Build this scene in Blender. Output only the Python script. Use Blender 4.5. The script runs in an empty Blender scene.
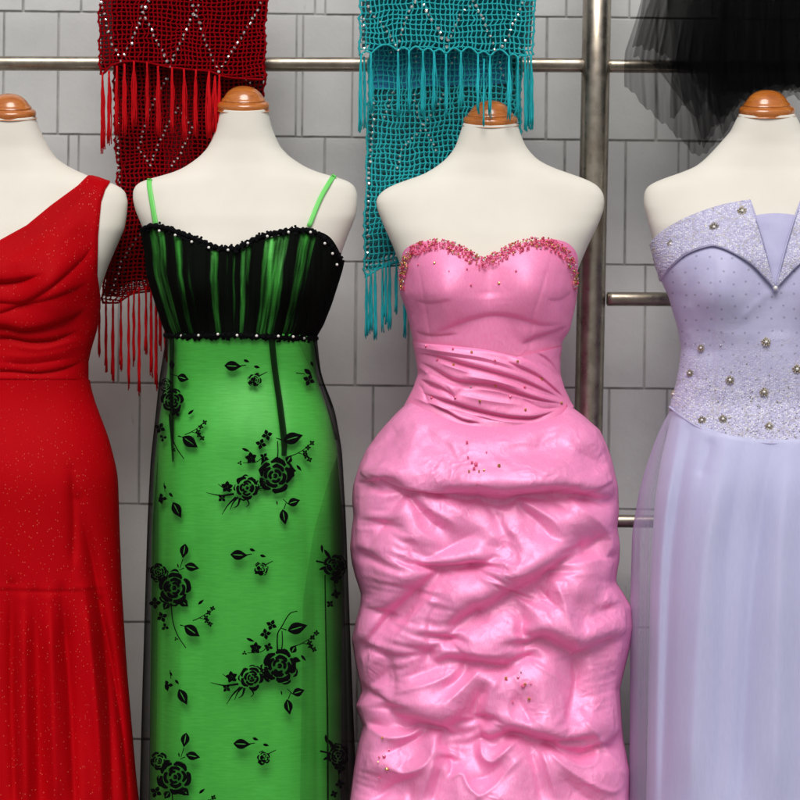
import bpy, math, random
import numpy as np
from mathutils import Vector
random.seed(7); rng = np.random.default_rng(7)
scene = bpy.context.scene
COL = scene.collection
# ------------------------------------------------------------------ camera, world, sun
D = 3.5; S = 0.00175; ZC = 1.02
cam = bpy.data.cameras.new('camera'); camo = bpy.data.objects.new('camera', cam); COL.objects.link(camo)
camo.location = (0, -D, ZC); camo.rotation_euler = (math.radians(90), 0, 0)
cam.sensor_width = 36; cam.lens = 36*D/(800*S); cam.clip_end = 200; cam.clip_start = 0.05
cam.dof.use_dof = True; cam.dof.focus_distance = D-0.08; cam.dof.aperture_fstop = 3.6
scene.camera = camo
scene.render.resolution_x = 1024; scene.render.resolution_y = 1024
EL, AZ = 52, 3          # sun elevation; azimuth to the left of the camera axis
w = bpy.data.worlds.new('World'); scene.world = w; w.use_nodes = True
nt = w.node_tree; bg = nt.nodes['Background']
sky = nt.nodes.new('ShaderNodeTexSky'); sky.sky_type = 'NISHITA'; sky.sun_disc = False
sky.sun_elevation = math.radians(EL); sky.sun_rotation = math.radians(180+AZ); sky.air_density = 1.0; sky.dust_density = 4.0; sky.ozone_density = 0.6
hs = nt.nodes.new('ShaderNodeHueSaturation'); hs.inputs['Saturation'].default_value = .45   # thin even cloud
nt.links.new(sky.outputs[0], hs.inputs['Color']); nt.links.new(hs.outputs[0], bg.inputs[0]); bg.inputs[1].default_value = 0.072
sd = bpy.data.lights.new('sun', 'SUN'); so = bpy.data.objects.new('sun', sd); COL.objects.link(so)
sd.energy = 2.1; sd.angle = math.radians(34); sd.color = (1.0, 0.965, 0.91)
sundir = Vector((-math.sin(math.radians(AZ))*math.cos(math.radians(EL)), -math.cos(math.radians(AZ))*math.cos(math.radians(EL)), math.sin(math.radians(EL))))
so.rotation_euler = sundir.to_track_quat('Z', 'Y').to_euler()
scene.view_settings.view_transform = 'Standard'; scene.view_settings.look = 'None'
scene.view_settings.exposure = 0.0; scene.view_settings.gamma = 1.0

# ------------------------------------------------------------------ helpers
def at(px, py, Y):
    """point at depth Y (metres behind the torsos' middle plane) given in picture units of 1.75 mm"""
    k = (D+Y)/D
    px, py, Y = np.broadcast_arrays(np.asarray(px, float), np.asarray(py, float), np.asarray(Y, float))
    k = (D+Y)/D
    return np.stack([(px-400)*S*k, Y, ZC+(400-py)*S*k], -1)
def ip(pts):
    a = np.array(sorted(pts), float)
    return lambda v: np.interp(v, a[:, 0], a[:, 1])
def sm(pts, n=7):
    """smoothed interpolant"""
    a = np.array(sorted(pts), float)
    g = np.arange(a[0, 0]-30, a[-1, 0]+31, 1.0)
    f = np.interp(g, a[:, 0], a[:, 1]); k = np.hanning(n+2)[1:-1]; k /= k.sum()
    f2 = np.convolve(np.pad(f, n//2, mode='reflect', reflect_type='odd'), k, 'valid')[:len(g)]
    return lambda v: np.interp(v, g, f2)
def sn(x, y, seed, sc=1.0):
    r = np.random.default_rng(seed); o = 0
    for i in range(7):
        a = r.uniform(0, 2*math.pi); f = r.uniform(.5, 1.6)/sc
        o = o+np.sin((x*math.cos(a)+y*math.sin(a))*f+r.uniform(0, 6.28)+1.3*np.sin((x*math.sin(a)-y*math.cos(a))*f*.6+i))
    return o/3.0

def empty(name, loc, label, cat, group=None):
    o = bpy.data.objects.new(name, None); o.location = loc; o.empty_display_size = .05
    o['label'] = label; o['category'] = cat
    if group: o['group'] = group
    COL.objects.link(o); return o
def link_mesh(name, me, mats, parent, smooth=True, label=None):
    o = bpy.data.objects.new(name, me); COL.objects.link(o)
    for m in (mats if isinstance(mats, (list, tuple)) else [mats]): me.materials.append(m)
    if smooth: me.polygons.foreach_set('use_smooth', [True]*len(me.polygons))
    if parent is not None:
        o.parent = parent
    if label: o['label'] = label
    return o
def root_of(p):
    v = Vector((0, 0, 0))
    while p is not None: v = v+p.location; p = p.parent
    return np.array(v)
def mesh(name, V, F, mats, parent=None, smooth=True, uv=None, mi=None, label=None):
    V = np.asarray(V, float).reshape(-1, 3)
    V = V-root_of(parent) if parent is not None else V
    me = bpy.data.meshes.new(name)
    if isinstance(F, np.ndarray):
        k = F.shape[1]
        me.vertices.add(len(V)); me.vertices.foreach_set('co', V.astype(np.float32).ravel())
        me.loops.add(F.size); me.loops.foreach_set('vertex_index', F.astype(np.int32).ravel())
        me.polygons.add(len(F)); me.polygons.foreach_set('loop_start', np.arange(0, F.size, k, dtype=np.int32))
        me.update(calc_edges=True)
    else:
        me.from_pydata(V.tolist(), [], F)
    if uv is not None:
        l = me.uv_layers.new(name='UVMap'); idx = np.empty(len(me.loops), np.int32); me.loops.foreach_get('vertex_index', idx)
        l.data.foreach_set('uv', np.asarray(uv, np.float32).reshape(-1, 2)[idx].ravel())
    o = link_mesh(name, me, mats, parent, smooth, label)
    if mi is not None: me.polygons.foreach_set('material_index', np.asarray(mi, np.int32))
    me.validate(); me.update()
    return o
def gridF(nv, nu, flip=False):
    i = np.arange(nv-1)[:, None]*nu+np.arange(nu-1)[None, :]
    F = np.stack([i, i+1, i+nu+1, i+nu], -1).reshape(-1, 4)
    return F[:, ::-1].copy() if flip else F
def grid(name, P, mats, parent, uv=None, label=None, thick=0, flip=False):
    nv, nu = P.shape[:2]
    o = mesh(name, P, gridF(nv, nu, flip), mats, parent, True, uv, label=label)
    if thick:
        m = o.modifiers.new('thickness', 'SOLIDIFY'); m.thickness = thick; m.offset = -1
    return o
class Acc:
    """collects pieces for ONE mesh"""
    def __init__(s): s.V = []; s.F = []; s.M = []; s.n = 0
    def add(s, V, F, m=0):
        V = np.asarray(V, float).reshape(-1, 3)
        s.V.append(V); s.F += [tuple(int(i)+s.n for i in f) for f in F]; s.M += [m]*len(F); s.n += len(V)
    def build(s, name, mats, parent, smooth=True, label=None):
        return mesh(name, np.concatenate(s.V), s.F, mats, parent, smooth, mi=s.M, label=label)
def tube(acc, pts, r, sides=5, m=0, caps=True):
    pts = np.asarray(pts, float); n = len(pts); r = np.broadcast_to(np.asarray(r, float), (n,))
    t = np.gradient(pts, axis=0); t /= np.linalg.norm(t, axis=1)[:, None]+1e-12
    ref = np.array([0, 1, 0.]) if abs(t[:, 1]).mean() < .8 else np.array([1., 0, 0])
    a = np.cross(t, ref); a /= np.linalg.norm(a, axis=1)[:, None]+1e-12
    b = np.cross(t, a)
    th = np.arange(sides)*2*math.pi/sides
    V = pts[:, None]+r[:, None, None]*(a[:, None]*np.cos(th)[None, :, None]+b[:, None]*np.sin(th)[None, :, None])
    F = []
    for i in range(n-1):
        for j in range(sides):
            k = (j+1) % sides
            F.append((i*sides+j, i*sides+k, (i+1)*sides+k, (i+1)*sides+j))
    if caps: F.append(tuple(range(sides))[::-1]); F.append(tuple((n-1)*sides+j for j in range(sides)))
    acc.add(V, F, m)
# ico sphere data
def ico(sub=1):
    import bmesh
    bm = bmesh.new(); bmesh.ops.create_icosphere(bm, subdivisions=sub, radius=1)
    V = np.array([v.co[:] for v in bm.verts]); F = [tuple(v.index for v in f.verts) for f in bm.faces]; bm.free(); return V, F
ICO1 = ico(1); ICO2 = ico(2)

# folds ------------------------------------------------------------------
def seg_dist(PX, PY, pts):
    best = np.full(PX.shape, 1e9); sg = np.zeros(PX.shape); ss = np.zeros(PX.shape)
    pts = np.array(pts, float); L = np.hypot(*np.diff(pts, axis=0).T); T = L.sum(); acc = 0
    for i in range(len(L)):
        ax, ay = pts[i]; dx, dy = pts[i+1]-pts[i]
        u = np.clip(((PX-ax)*dx+(PY-ay)*dy)/(L[i]**2+1e-9), 0, 1)
        ex = PX-(ax+u*dx); ey = PY-(ay+u*dy); d = np.hypot(ex, ey)
        m = d < best
        best = np.where(m, d, best); sg = np.where(m, np.sign(-(dx*ey-dy*ex)), sg)   # + on the upper side when drawn left to right
        ss = np.where(m, (acc+u*L[i])/T, ss); acc += L[i]
    return best, sg, ss
def cr(pts, k=6):
    """Catmull-Rom smoothing of a polyline"""
    p = np.array(pts, float)
    if len(p) < 3: return p
    q = np.vstack([2*p[0]-p[1], p, 2*p[-1]-p[-2]]); out = []
    for i in range(1, len(q)-2):
        for u in np.arange(k)/k:
            out.append(.5*((2*q[i])+(-q[i-1]+q[i+1])*u+(2*q[i-1]-5*q[i]+4*q[i+1]-q[i+2])*u*u+(-q[i-1]+3*q[i]-3*q[i+1]+q[i+2])*u**3))
    out.append(p[-1]); return np.array(out)
def folds(PX, PY, lst):
    h = np.zeros(PX.shape)
    for kind, pts, A, sg_ in lst:
        P = cr(pts, 4)
        d, s, u = seg_dist(PX, PY, P)
        tp = np.clip(np.minimum(u, 1-u)/.22, 0, 1); t3 = tp*tp*(3-2*tp); tp = t3 if kind == 'S' else .3+.7*t3
        if kind == 'S':      # soft lip above, recess under it
            dp = np.where(s > 0, d, 0)
            up = A*(dp/sg_)**.8*np.exp(.8*(1-dp/sg_))-.55*A*np.exp(-(d/(.22*sg_))**2)
            dn = -.55*A*np.exp(-(d/(.75*sg_))**1.6)
            h += tp*np.where(s > 0, up, dn)
        elif kind == 'R': h += tp*A*np.exp(-(d/sg_)**1.5)
        elif kind == 'V': h -= tp*A*np.exp(-(d/sg_)**1.4)
        elif kind == 'B': h += A*np.exp(-(d/sg_)**2)
    return h

# ------------------------------------------------------------------ materials
def mat(name, base, rough=.6, metal=0, sheen=0, spec=.5, alpha=None, coat=0):
    m = bpy.data.materials.new(name); m.use_nodes = True
    b = m.node_tree.nodes['Principled BSDF']
    b.inputs['Base Color'].default_value = (*base, 1); b.inputs['Roughness'].default_value = rough
    b.inputs['Metallic'].default_value = metal; b.inputs['Specular IOR Level'].default_value = spec
    b.inputs['Sheen Weight'].default_value = sheen; b.inputs['Coat Weight'].default_value = coat
    if alpha is not None: b.inputs['Alpha'].default_value = alpha
    return m
class N:
    def __init__(s, m): s.m = m; s.t = m.node_tree; s.b = s.t.nodes['Principled BSDF']
    def n(s, ty, **kw):
        x = s.t.nodes.new('ShaderNode'+ty)
        for k, v in kw.items():
            if k.startswith('i_'):
                key = k[2:]; x.inputs[int(key) if key.isdigit() else key.replace('_', ' ')].default_value = v
            else: setattr(x, k, v)
        return x
    def l(s, a, b): s.t.links.new(a, b)
    def coord(s, which='Object', scale=(1, 1, 1)):
        c = s.n('TexCoord'); mp = s.n('Mapping'); mp.inputs['Scale'].default_value = scale; s.l(c.outputs[which], mp.inputs[0]); return mp.outputs[0]
    def ramp(s, fac, stops, interp='LINEAR'):
        r = s.n('ValToRGB'); r.color_ramp.interpolation = interp; e = r.color_ramp.elements
        while len(e) < len(stops): e.new(.5)
        for k, (p, c) in enumerate(stops):
            e[k].position = p; e[k].color = (*c, 1) if len(c) == 3 else c
        s.l(fac, r.inputs[0]); return r.outputs[0]
    def math(s, op, a, b=None, clamp=False):
        x = s.n('Math', operation=op, use_clamp=clamp)
        for i, v in enumerate((a, b)):
            if v is None: continue
            if isinstance(v, (int, float)): x.inputs[i].default_value = v
            else: s.l(v, x.inputs[i])
        return x.outputs[0]
    def mix(s, f, a, b, blend='MIX'):
        x = s.n('Mix', data_type='RGBA', blend_type=blend)
        for i, v in ((0, f), (6, a), (7, b)):
            if isinstance(v, (int, float)): x.inputs[i].default_value = v
            elif isinstance(v, tuple): x.inputs[i].default_value = (*v, 1)
            else: s.l(v, x.inputs[i])
        return x.outputs[2]
    def bump(s, h, strength=.3, dist=.001, prev=None):
        x = s.n('Bump'); x.inputs['Strength'].default_value = strength; x.inputs['Distance'].default_value = dist
        s.l(h, x.inputs['Height'])
        if prev is not None: s.l(prev, x.inputs['Normal'])
        return x.outputs[0]
def noise(k, vec, scale, detail=3, rough=.5, dist=0):
    x = k.n('TexNoise'); x.inputs['Scale'].default_value = scale; x.inputs['Detail'].default_value = detail
    x.inputs['Roughness'].default_value = rough; x.inputs['Distortion'].default_value = dist
    k.l(vec, x.inputs['Vector']); return x.outputs['Fac']

def m_wall():
    m = mat('painted_block', (.3, .3, .3), .62); k = N(m); c = k.coord()
    a = noise(k, c, 3.5, 5, .6); f = noise(k, k.coord(scale=(1, 1, .25)), 22, 6, .7)
    col = k.ramp(a, [(.3, (.58, .59, .59)), (.55, (.68, .69, .69)), (.75, (.74, .75, .75))])
    col = k.mix(k.ramp(f, [(.30, (0, 0, 0)), (.36, (1, 1, 1))]), k.mix(.35, col, (.2, .19, .17)), col)
    k.l(col, k.b.inputs['Base Color'])
    b = k.bump(noise(k, c, 160, 4, .6), .35, .0012); b = k.bump(noise(k, c, 14, 4), .4, .004, b)
    k.l(b, k.b.inputs['Normal']); return m
def m_joint():
    m = mat('block_joint', (.11, .105, .1), .8); k = N(m); c = k.coord()
    k.l(k.ramp(noise(k, c, 9, 5, .7), [(.35, (.2, .198, .19)), (.5, (.38, .38, .37)), (.66, (.55, .55, .54))]), k.b.inputs['Base Color']); return m
def m_steel():
    m = mat('brushed_steel', (.33, .29, .235), .3, .95); k = N(m)
    c = k.coord(); a = noise(k, c, 25, 4, .6)
    k.l(k.ramp(a, [(.3, (.25, .21, .17)), (.6, (.38, .34, .28))]), k.b.inputs['Base Color'])
    k.l(k.ramp(noise(k, c, 60, 3), [(.3, (.24,)*3), (.7, (.42,)*3)]), k.b.inputs['Roughness']); return m
def m_body():
    m = mat('cream_jersey', (.80, .77, .70), .75, sheen=.1, spec=.25); k = N(m); c = k.coord()
    k.l(k.ramp(noise(k, c, 7, 3), [(.3, (.76, .725, .645)), (.7, (.83, .80, .725))]), k.b.inputs['Base Color'])
    b = k.bump(noise(k, c, 700, 2), .25, .0006); b = k.bump(noise(k, c, 12, 2), .25, .004, b); k.l(b, k.b.inputs['Normal']); return m
def m_wood():
    m = mat('varnished_wood', (.45, .13, .02), .22, coat=.6, spec=.6); k = N(m); c = k.coord(scale=(1, 1, 5))
    k.l(k.ramp(noise(k, c, 40, 5, .6, 1.0), [(.25, (.36, .09, .014)), (.55, (.52, .16, .026)), (.8, (.62, .23, .045))]), k.b.inputs['Base Color'])
    k.b.inputs['Coat Roughness'].default_value = .1; return m
def m_red_jersey():
    m = mat('red_glitter_jersey', (.5, .0, .005), .8, sheen=0, spec=.05); k = N(m); c = k.coord()
    base = k.ramp(noise(k, c, 5, 3), [(.3, (.40, .0005, .003)), (.7, (.48, .0005, .005))])
    v = k.n('TexVoronoi'); v.inputs['Scale'].default_value = 300; k.l(k.coord(scale=(1, .3, .7)), v.inputs['Vector'])
    sp = k.ramp(v.outputs['Distance'], [(.14, (1, 1, 1)), (.26, (0, 0, 0))])
    sel = k.n('SeparateColor'); k.l(v.outputs['Color'], sel.inputs[0])
    pick = k.math('GREATER_THAN', sel.outputs[0], .74)
    patch = k.ramp(noise(k, c, 9, 2), [(.36, (.12, .12, .12)), (.66, (1, 1, 1))])
    f = k.math('MULTIPLY', k.math('MULTIPLY', sp, pick), patch)
    k.l(k.mix(k.math('MULTIPLY', f, .55), base, (.95, .25, .16)), k.b.inputs['Base Color'])
    k.l(k.math('SUBTRACT', .62, k.math('MULTIPLY', f, .35)), k.b.inputs['Roughness'])
    w1 = k.n('TexWave', bands_direction='X'); w1.inputs['Scale'].default_value = 170; w1.inputs['Distortion'].default_value = 1.5; w1.inputs['Detail'].default_value = 2; k.l(c, w1.inputs[0])
    b = k.bump(w1.outputs['Fac'], .22, .0005); b = k.bump(noise(k, c, 500, 2), .3, .0005, b); k.l(b, k.b.inputs['Normal']); return m
def satin(name, lo, hi, rough, metal, aniso_scale, bumps=.3, stretch=(1, 1, 8), spec=.5, sheen=0.1, wr=.0018, wsc=26, crinkle=0):
    m = mat(name, hi, rough, metal, sheen=sheen, spec=spec); k = N(m); c = k.coord()
    st = noise(k, k.coord(scale=stretch), aniso_scale, 4, .6)
    k.l(k.ramp(st, [(.3, lo), (.7, hi)]), k.b.inputs['Base Color'])
    b = k.bump(st, bumps, .0006)
    if crinkle:      # crisp papery creases of taffeta
        for sc_, am in ((15, 1.0), (34, .45)):
            nz = k.n('TexNoise'); nz.inputs['Scale'].default_value = sc_*.6; nz.inputs['Detail'].default_value = 2; k.l(c, nz.inputs['Vector'])
            s1 = k.n('VectorMath', operation='SCALE'); s1.inputs['Scale'].default_value = .12; k.l(nz.outputs['Color'], s1.inputs[0])
            a1 = k.n('VectorMath', operation='ADD'); k.l(c, a1.inputs[0]); k.l(s1.outputs[0], a1.inputs[1])
            vo = k.n('TexVoronoi', feature='F1'); vo.inputs['Scale'].default_value = sc_; k.l(a1.outputs[0], vo.inputs['Vector'])
            mk_ = k.ramp(noise(k, c, 6+sc_*.2, 2), [(.42, (.05,)*3), (.66, (1, 1, 1))])
            b = k.bump(k.math('MULTIPLY', vo.outputs['Distance'], mk_), .8, crinkle*am*3, b)
    if wr:
        n = k.n('TexNoise', noise_type='RIDGED_MULTIFRACTAL') if hasattr(bpy.types.ShaderNodeTexNoise, 'noise_type') else k.n('TexNoise')
        n.inputs['Scale'].default_value = wsc; n.inputs['Detail'].default_value = 3; n.inputs['Distortion'].default_value = .8
        k.l(k.coord(scale=(1, 1, 1.6)), n.inputs['Vector'])
        mask = k.ramp(noise(k, c, 9, 2), [(.42, (0, 0, 0)), (.66, (1, 1, 1))])
        b = k.bump(k.math('MULTIPLY', n.outputs['Fac'], mask), .55, wr, b)
    k.l(b, k.b.inputs['Normal']); return m
def sheer(name, col, face, graze, rough=.8, noise_amt=.1):
    """open net: more threads cross the line of sight where it turns edge-on"""
    m = mat(name, col, rough, spec=.05); k = N(m)
    lw = k.n('LayerWeight'); lw.inputs['Blend'].default_value = .5
    f = k.math('POWER', lw.outputs['Facing'], 1.7)
    nz = noise(k, k.coord(scale=(1, 1, .15)), 40, 4, .6)
    a = k.math('ADD', face, k.math('MULTIPLY', f, graze-face))
    a = k.math('ADD', a, k.math('MULTIPLY', k.math('SUBTRACT', nz, .5), noise_amt), clamp=True)
    k.l(a, k.b.inputs['Alpha']); return m

WALL = m_wall(); JOINT = m_joint(); STEEL = m_steel(); BODY = m_body(); WOOD = m_wood(); RED = m_red_jersey()
PINK = satin('pink_satin', (.96, .25, .54), (.99, .36, .65), .48, .15, 90, .3, stretch=(6, 6, 1), wr=0, sheen=0, spec=.7, crinkle=.0024)
PINKB = satin('pink_bodice_satin', (.96, .23, .50), (.99, .32, .59), .50, .12, 90, .25, stretch=(6, 6, 1), wr=0, sheen=0, spec=.7, crinkle=.0008)
GREEN = satin('green_satin', (.07, .58, .06), (.10, .70, .085), .5, .06, 60, .25, stretch=(.6, .6, 8), wr=.0015, wsc=9)
GREENSTRAP = mat('green_strap', (.18, .72, .15), .45)
LILAC_SK = satin('lilac_chiffon', (.53, .55, .78), (.59, .61, .84), .6, 0, 60, .12, stretch=(6, 6, .8), wr=.0008, wsc=6, sheen=.3)
LILAC_VEIL = sheer('lilac_tulle', (.60, .58, .78), .20, .85, .8, .06)
BLACKVELVET = mat('black_velvet', (.003, .003, .0035), .95, spec=.04)
BLACKLACE = mat('black_lace', (.003, .003, .004), .9, spec=.08)
BLACKNET = sheer('black_net', (.003, .004, .003), .15, 1.0, .9, .10)
BLACKTULLE = sheer('black_tulle', (.003, .003, .0035), .47, .98, .95, .4)
PEARL = mat('pearl', (.85, .84, .8), .15, 0, spec=.9)
CRYSTAL = mat('crystal', (.80, .80, .78), .12, .85)
GOLD = mat('gold_bead', (.70, .42, .14), .2, .85)
PINKBEAD = mat('pink_bead', (.90, .16, .32), .2, .15, spec=.8)
RUBY = mat('ruby_bead', (.60, .04, .10), .12, .4, spec=.9)
REDYARN = mat('red_yarn', (.27, .0005, .004), .85, spec=.06); REDFRINGE = mat('red_fringe', (.52, .002, .006), .75, spec=.12)
REDSHADED = mat('shaded_red_yarn', (.18, .003, .008), .8)  # darker copy of the red yarn; paints shade onto the inner layer
TEALYARN = mat('teal_yarn', (.028, .45, .49), .8, spec=.12); TEALFRINGE = mat('teal_fringe', (.018, .42, .47), .7, spec=.15); TEALSHADED = mat('shaded_teal_yarn', (.012, .22, .25), .75)  # last one is the teal yarn darkened, painting shade into the inner layer
BLUE = mat('blue_lining', (.015, .25, .48), .6)

def m_green_net():
    m = mat('gathered_black_net', (.003, .004, .003), .9, spec=.04); k = N(m)
    c = k.n('TexCoord'); sp = k.n('SeparateXYZ'); k.l(c.outputs['UV'], sp.inputs[0])
    u, v = sp.outputs[0], sp.outputs[1]
    nz = noise(k, k.coord('UV', (44, 1.3, 1)), 1.0, 3, .6)
    uu = k.math('ADD', u, k.math('MULTIPLY', k.math('SUBTRACT', noise(k, k.coord('UV', (3, 2.2, 1)), 1, 2), .5), .02))
    wins = [(-.92, -.78, .16), (-.70, -.615, .2), (-.58, -.545, .45), (-.44, -.42, .6), (-.355, -.265, .18), (-.195, -.165, .5), (-.125, -.09, .45), (-.045, .06, .25), (.175, .41, .08), (.51, .66, .22)]
    st = [(0, (.99,)*3)]
    for a, b, al in wins:
        a = (a+1)/2; b = (b+1)/2; e = min(.006, (b-a)/3)
        st += [(a-e, (.97,)*3), (a+e, (al,)*3), (b-e, (al+.08,)*3), (b+e, (.97,)*3)]
    # a ramp holds 32 stops: two ramps, joined
    half = 1+4*5
    r1 = k.ramp(uu, st[:half]); r2 = k.ramp(uu, [(0, (.97,)*3)]+st[half:])
    a = k.math('MINIMUM', r1, r2)
    fine = k.ramp(nz, [(.36, (0, 0, 0)), (.62, (1, 1, 1))])
    a = k.math('ADD', a, k.math('MULTIPLY', fine, .6))
    a = k.math('ADD', a, k.math('MULTIPLY', k.math('SUBTRACT', 1.0, v), .24), clamp=True)
    k.l(a, k.b.inputs['Alpha'])
    k.l(k.bump(nz, .5, .002), k.b.inputs['Normal']); return m
GATHER = m_green_net()
def m_lilac(name, dots=False, bead=0.0, base=((.47, .46, .69), (.54, .53, .76))):
    m = mat(name, base[1], .72, 0, sheen=.1, spec=.25); k = N(m); c = k.coord()
    col = k.ramp(noise(k, c, 30, 4, .6), [(.3, base[0]), (.7, base[1])])
    rough = None
    b = k.bump(noise(k, k.coord(scale=(1, 1, 2)), 28, 3), .3, .002)
    uvn = k.n('TexCoord'); sep = k.n('SeparateXYZ'); k.l(uvn.outputs['UV'], sep.inputs[0])   # uv = picture units / 100
    if dots:
        v = k.n('TexVoronoi', feature='F1', voronoi_dimensions='2D'); v.inputs['Scale'].default_value = 8.2; v.inputs['Randomness'].default_value = .35
        k.l(k.coord('UV'), v.inputs['Vector'])
        d = k.ramp(v.outputs['Distance'], [(.075, (1, 1, 1)), (.115, (0, 0, 0))])
        col = k.mix(k.math('MULTIPLY', d, .75), col, (.30, .29, .42))
    if bead:
        v = k.n('TexVoronoi', feature='F1', voronoi_dimensions='2D'); v.inputs['Scale'].default_value = 52
        k.l(k.coord('UV'), v.inputs['Vector'])
        s3 = k.n('SeparateColor'); k.l(v.outputs['Color'], s3.inputs[0])
        spk = k.ramp(s3.outputs[0], [(.0, (.30, .27, .38)), (.25, (.50, .47, .66)), (.6, (.72, .70, .90)), (.93, (.92, .92, .95)), (1, (.80, .74, .55))])
        inn = k.ramp(v.outputs['Distance'], [(.25, (1, 1, 1)), (.55, (0, 0, 0))])
        edge = k.math('ADD', sep.outputs[1], k.math('MULTIPLY', k.math('SUBTRACT', noise(k, k.coord('UV'), 3.2, 3), .5), 1.1))
        if dots:   # beading thickens towards the hem of the bodice
            msk = k.ramp(edge, [(.0, (0, 0, 0)), (1, (1, 1, 1))])
            msk = k.math('SUBTRACT', edge, 3.25); msk = k.math('MULTIPLY', msk, 1.25, clamp=True)
            scat = k.math('GREATER_THAN', noise(k, k.coord('UV'), 2.5, 2), .40)
            f = k.math('MULTIPLY', k.math('MULTIPLY', inn, msk), bead)
        else: f = k.math('MULTIPLY', inn, bead)
        col = k.mix(f, col, spk)
        # scrolling lines of darker metallic beads
        vs = k.n('TexVoronoi', feature='DISTANCE_TO_EDGE', voronoi_dimensions='2D'); vs.inputs['Scale'].default_value = 4.2
        wrp = k.n('TexNoise'); wrp.inputs['Scale'].default_value = 3; k.l(k.coord('UV'), wrp.inputs['Vector'])
        ad = k.n('MixRGB') if False else k.n('VectorMath', operation='ADD'); sc = k.n('VectorMath', operation='SCALE'); sc.inputs['Scale'].default_value = .35
        k.l(wrp.outputs['Color'], sc.inputs[0]); k.l(k.coord('UV'), ad.inputs[0]); k.l(sc.outputs[0], ad.inputs[1]); k.l(ad.outputs[0], vs.inputs['Vector'])
        ln = k.ramp(vs.outputs['Distance'], [(.03, (1, 1, 1)), (.06, (0, 0, 0))])
        lf = k.math('MULTIPLY', k.math('MULTIPLY', ln, inn), .7)
        if dots: lf = k.math('MULTIPLY', lf, msk)
        col = k.mix(lf, col, (.42, .38, .36))
        b = k.bump(k.math('MULTIPLY', inn, f if dots else 1.0), .45, .001, b)
        k.l(k.math('SUBTRACT', .45, k.math('MULTIPLY', f, .2)), k.b.inputs['Roughness'])
    k.l(col, k.b.inputs['Base Color']); k.l(b, k.b.inputs['Normal']); return m
LIL_BOD = m_lilac('lilac_dotted_satin', True, .85); LIL_COL = m_lilac('lilac_beaded_satin', False, .8); LIL_PLAIN = m_lilac('lilac_satin')

# ------------------------------------------------------------------ setting: wall, ground
def build_wall():
    YW = .32; kk = (D+YW)/D
    rows = [-230, -107, 15.5, 138, 262.5, 386, 507, 625, 742, 860, 978, 1040]
    jo = {1: [19, 77, 316, 562, 625], 2: [55, 296, 349, 543, 653], 3: [71, 322, 562, 623, 681], 4: [118, 355, 408, 644, 697],
          5: [-98, 140, 373, 609, 667], 6: [80, 345, 398, 640, 690], 7: [30, 121, 360, 600, 655], 8: [100, 340, 395, 640]}
    acc = Acc()
    bc = (YW)
    for r in range(len(rows)-1):
        y0, y1 = rows[r]+.38, rows[r+1]-.38
        js = sorted(jo.get(r, [60, 300, 355, 600]))
        js = [js[0]-55-240*k for k in range(3, -1, -1)]+js+[js[-1]+240*k+(60 if k > 1 else 0) for k in range(1, 5)]
        for q, (a, b) in enumerate(zip(js[:-1], js[1:])):
            if b-a < 12: continue
            fw = lambda j, q_: 0.0 if int(abs(j)) % 5 in (0, 2, 3, 4) else 2.2+((q_*7+r*5) % 4)*.9
            hw = fw(a, q); hw2 = fw(b, q+1)
            jj = rng.normal(0, .35, 4)
            def slab(x0, x1, ya, yb, bv, d):
                nseg = max(1, int((x1-x0)/9)); xs = np.linspace(x0, x1, nseg+1)
                wob = rng.normal(0, .22, (4, nseg+1))
                xi = np.linspace(x0+bv, x1-bv, nseg+1); ch = .0028
                o_t = at(xs, ya+wob[0]*.6, YW+.004); i_t = at(xi, ya+bv+wob[1]*.5, YW-ch+d); i_b = at(xi, yb-bv+wob[2]*.5, YW-ch+d); o_b = at(xs, yb+wob[3]*.6, YW+.004)
                m = nseg+1; V = np.concatenate([o_t, i_t, i_b, o_b]); F = []
                for k3 in range(3):
                    for k4 in range(nseg): F.append((k3*m+k4, k3*m+k4+1, (k3+1)*m+k4+1, (k3+1)*m+k4)[::-1])
                F.append((0, m, 2*m, 3*m)[::-1]); F.append((nseg, m+nseg, 2*m+nseg, 3*m+nseg))
                acc.add(V, F, 0)
            slab(a+hw+.22+jj[0]*.5, b-hw2-.22+jj[1]*.5, y0, y1, 1.1, rng.normal(0, .0007))
            if hw > 0: slab(a-hw+.2, a+hw-.2+jj[0]*.4, y0, y1, .7, .0012+rng.normal(0, .0004))
    V = [at(-900, -230, YW), at(1700, -230, YW), at(1700, 1040, YW), at(-900, 1040, YW)]
    V += [p+np.array([0, .12, 0]) for p in V[:4]]
    acc.add(V, [(3, 2, 1, 0), (0, 1, 5, 4), (1, 2, 6, 5), (2, 3, 7, 6), (3, 0, 4, 7), (4, 5, 6, 7)], 1)
    base = at(400, 985, YW); e = empty('block_wall', (0, YW, 0), 'grey painted block wall with thin dark joints behind the dresses', 'wall')
    o = acc.build('masonry', [WALL, JOINT], e, smooth=False)
    e.rotation_euler = (0, math.radians(.62), 0); e.location.z = 0
    o.rotation_euler = (0, 0, 0)
    return e
we = build_wall(); we.location.x -= 0.0; we.location.z = 0.0
# keep the middle of the picture where it was in spite of the slight slope of the courses
a_ = math.radians(.62); we.location.x = -math.sin(a_)*ZC; we.location.z = 0.0
gm = mat('paving', (.23, .22, .21), .85); k = N(gm); k.l(k.ramp(noise(k, k.coord(), 6, 6, .6), [(.3, (.17, .165, .16)), (.7, (.28, .27, .26))]), k.b.inputs['Base Color'])
g = mesh('pavement', [(-30, -40, 0), (30, -40, 0), (30, .45, 0), (-30, .45, 0)], [(0, 1, 2, 3)], gm, None, False); g['kind'] = 'structure'

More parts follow.
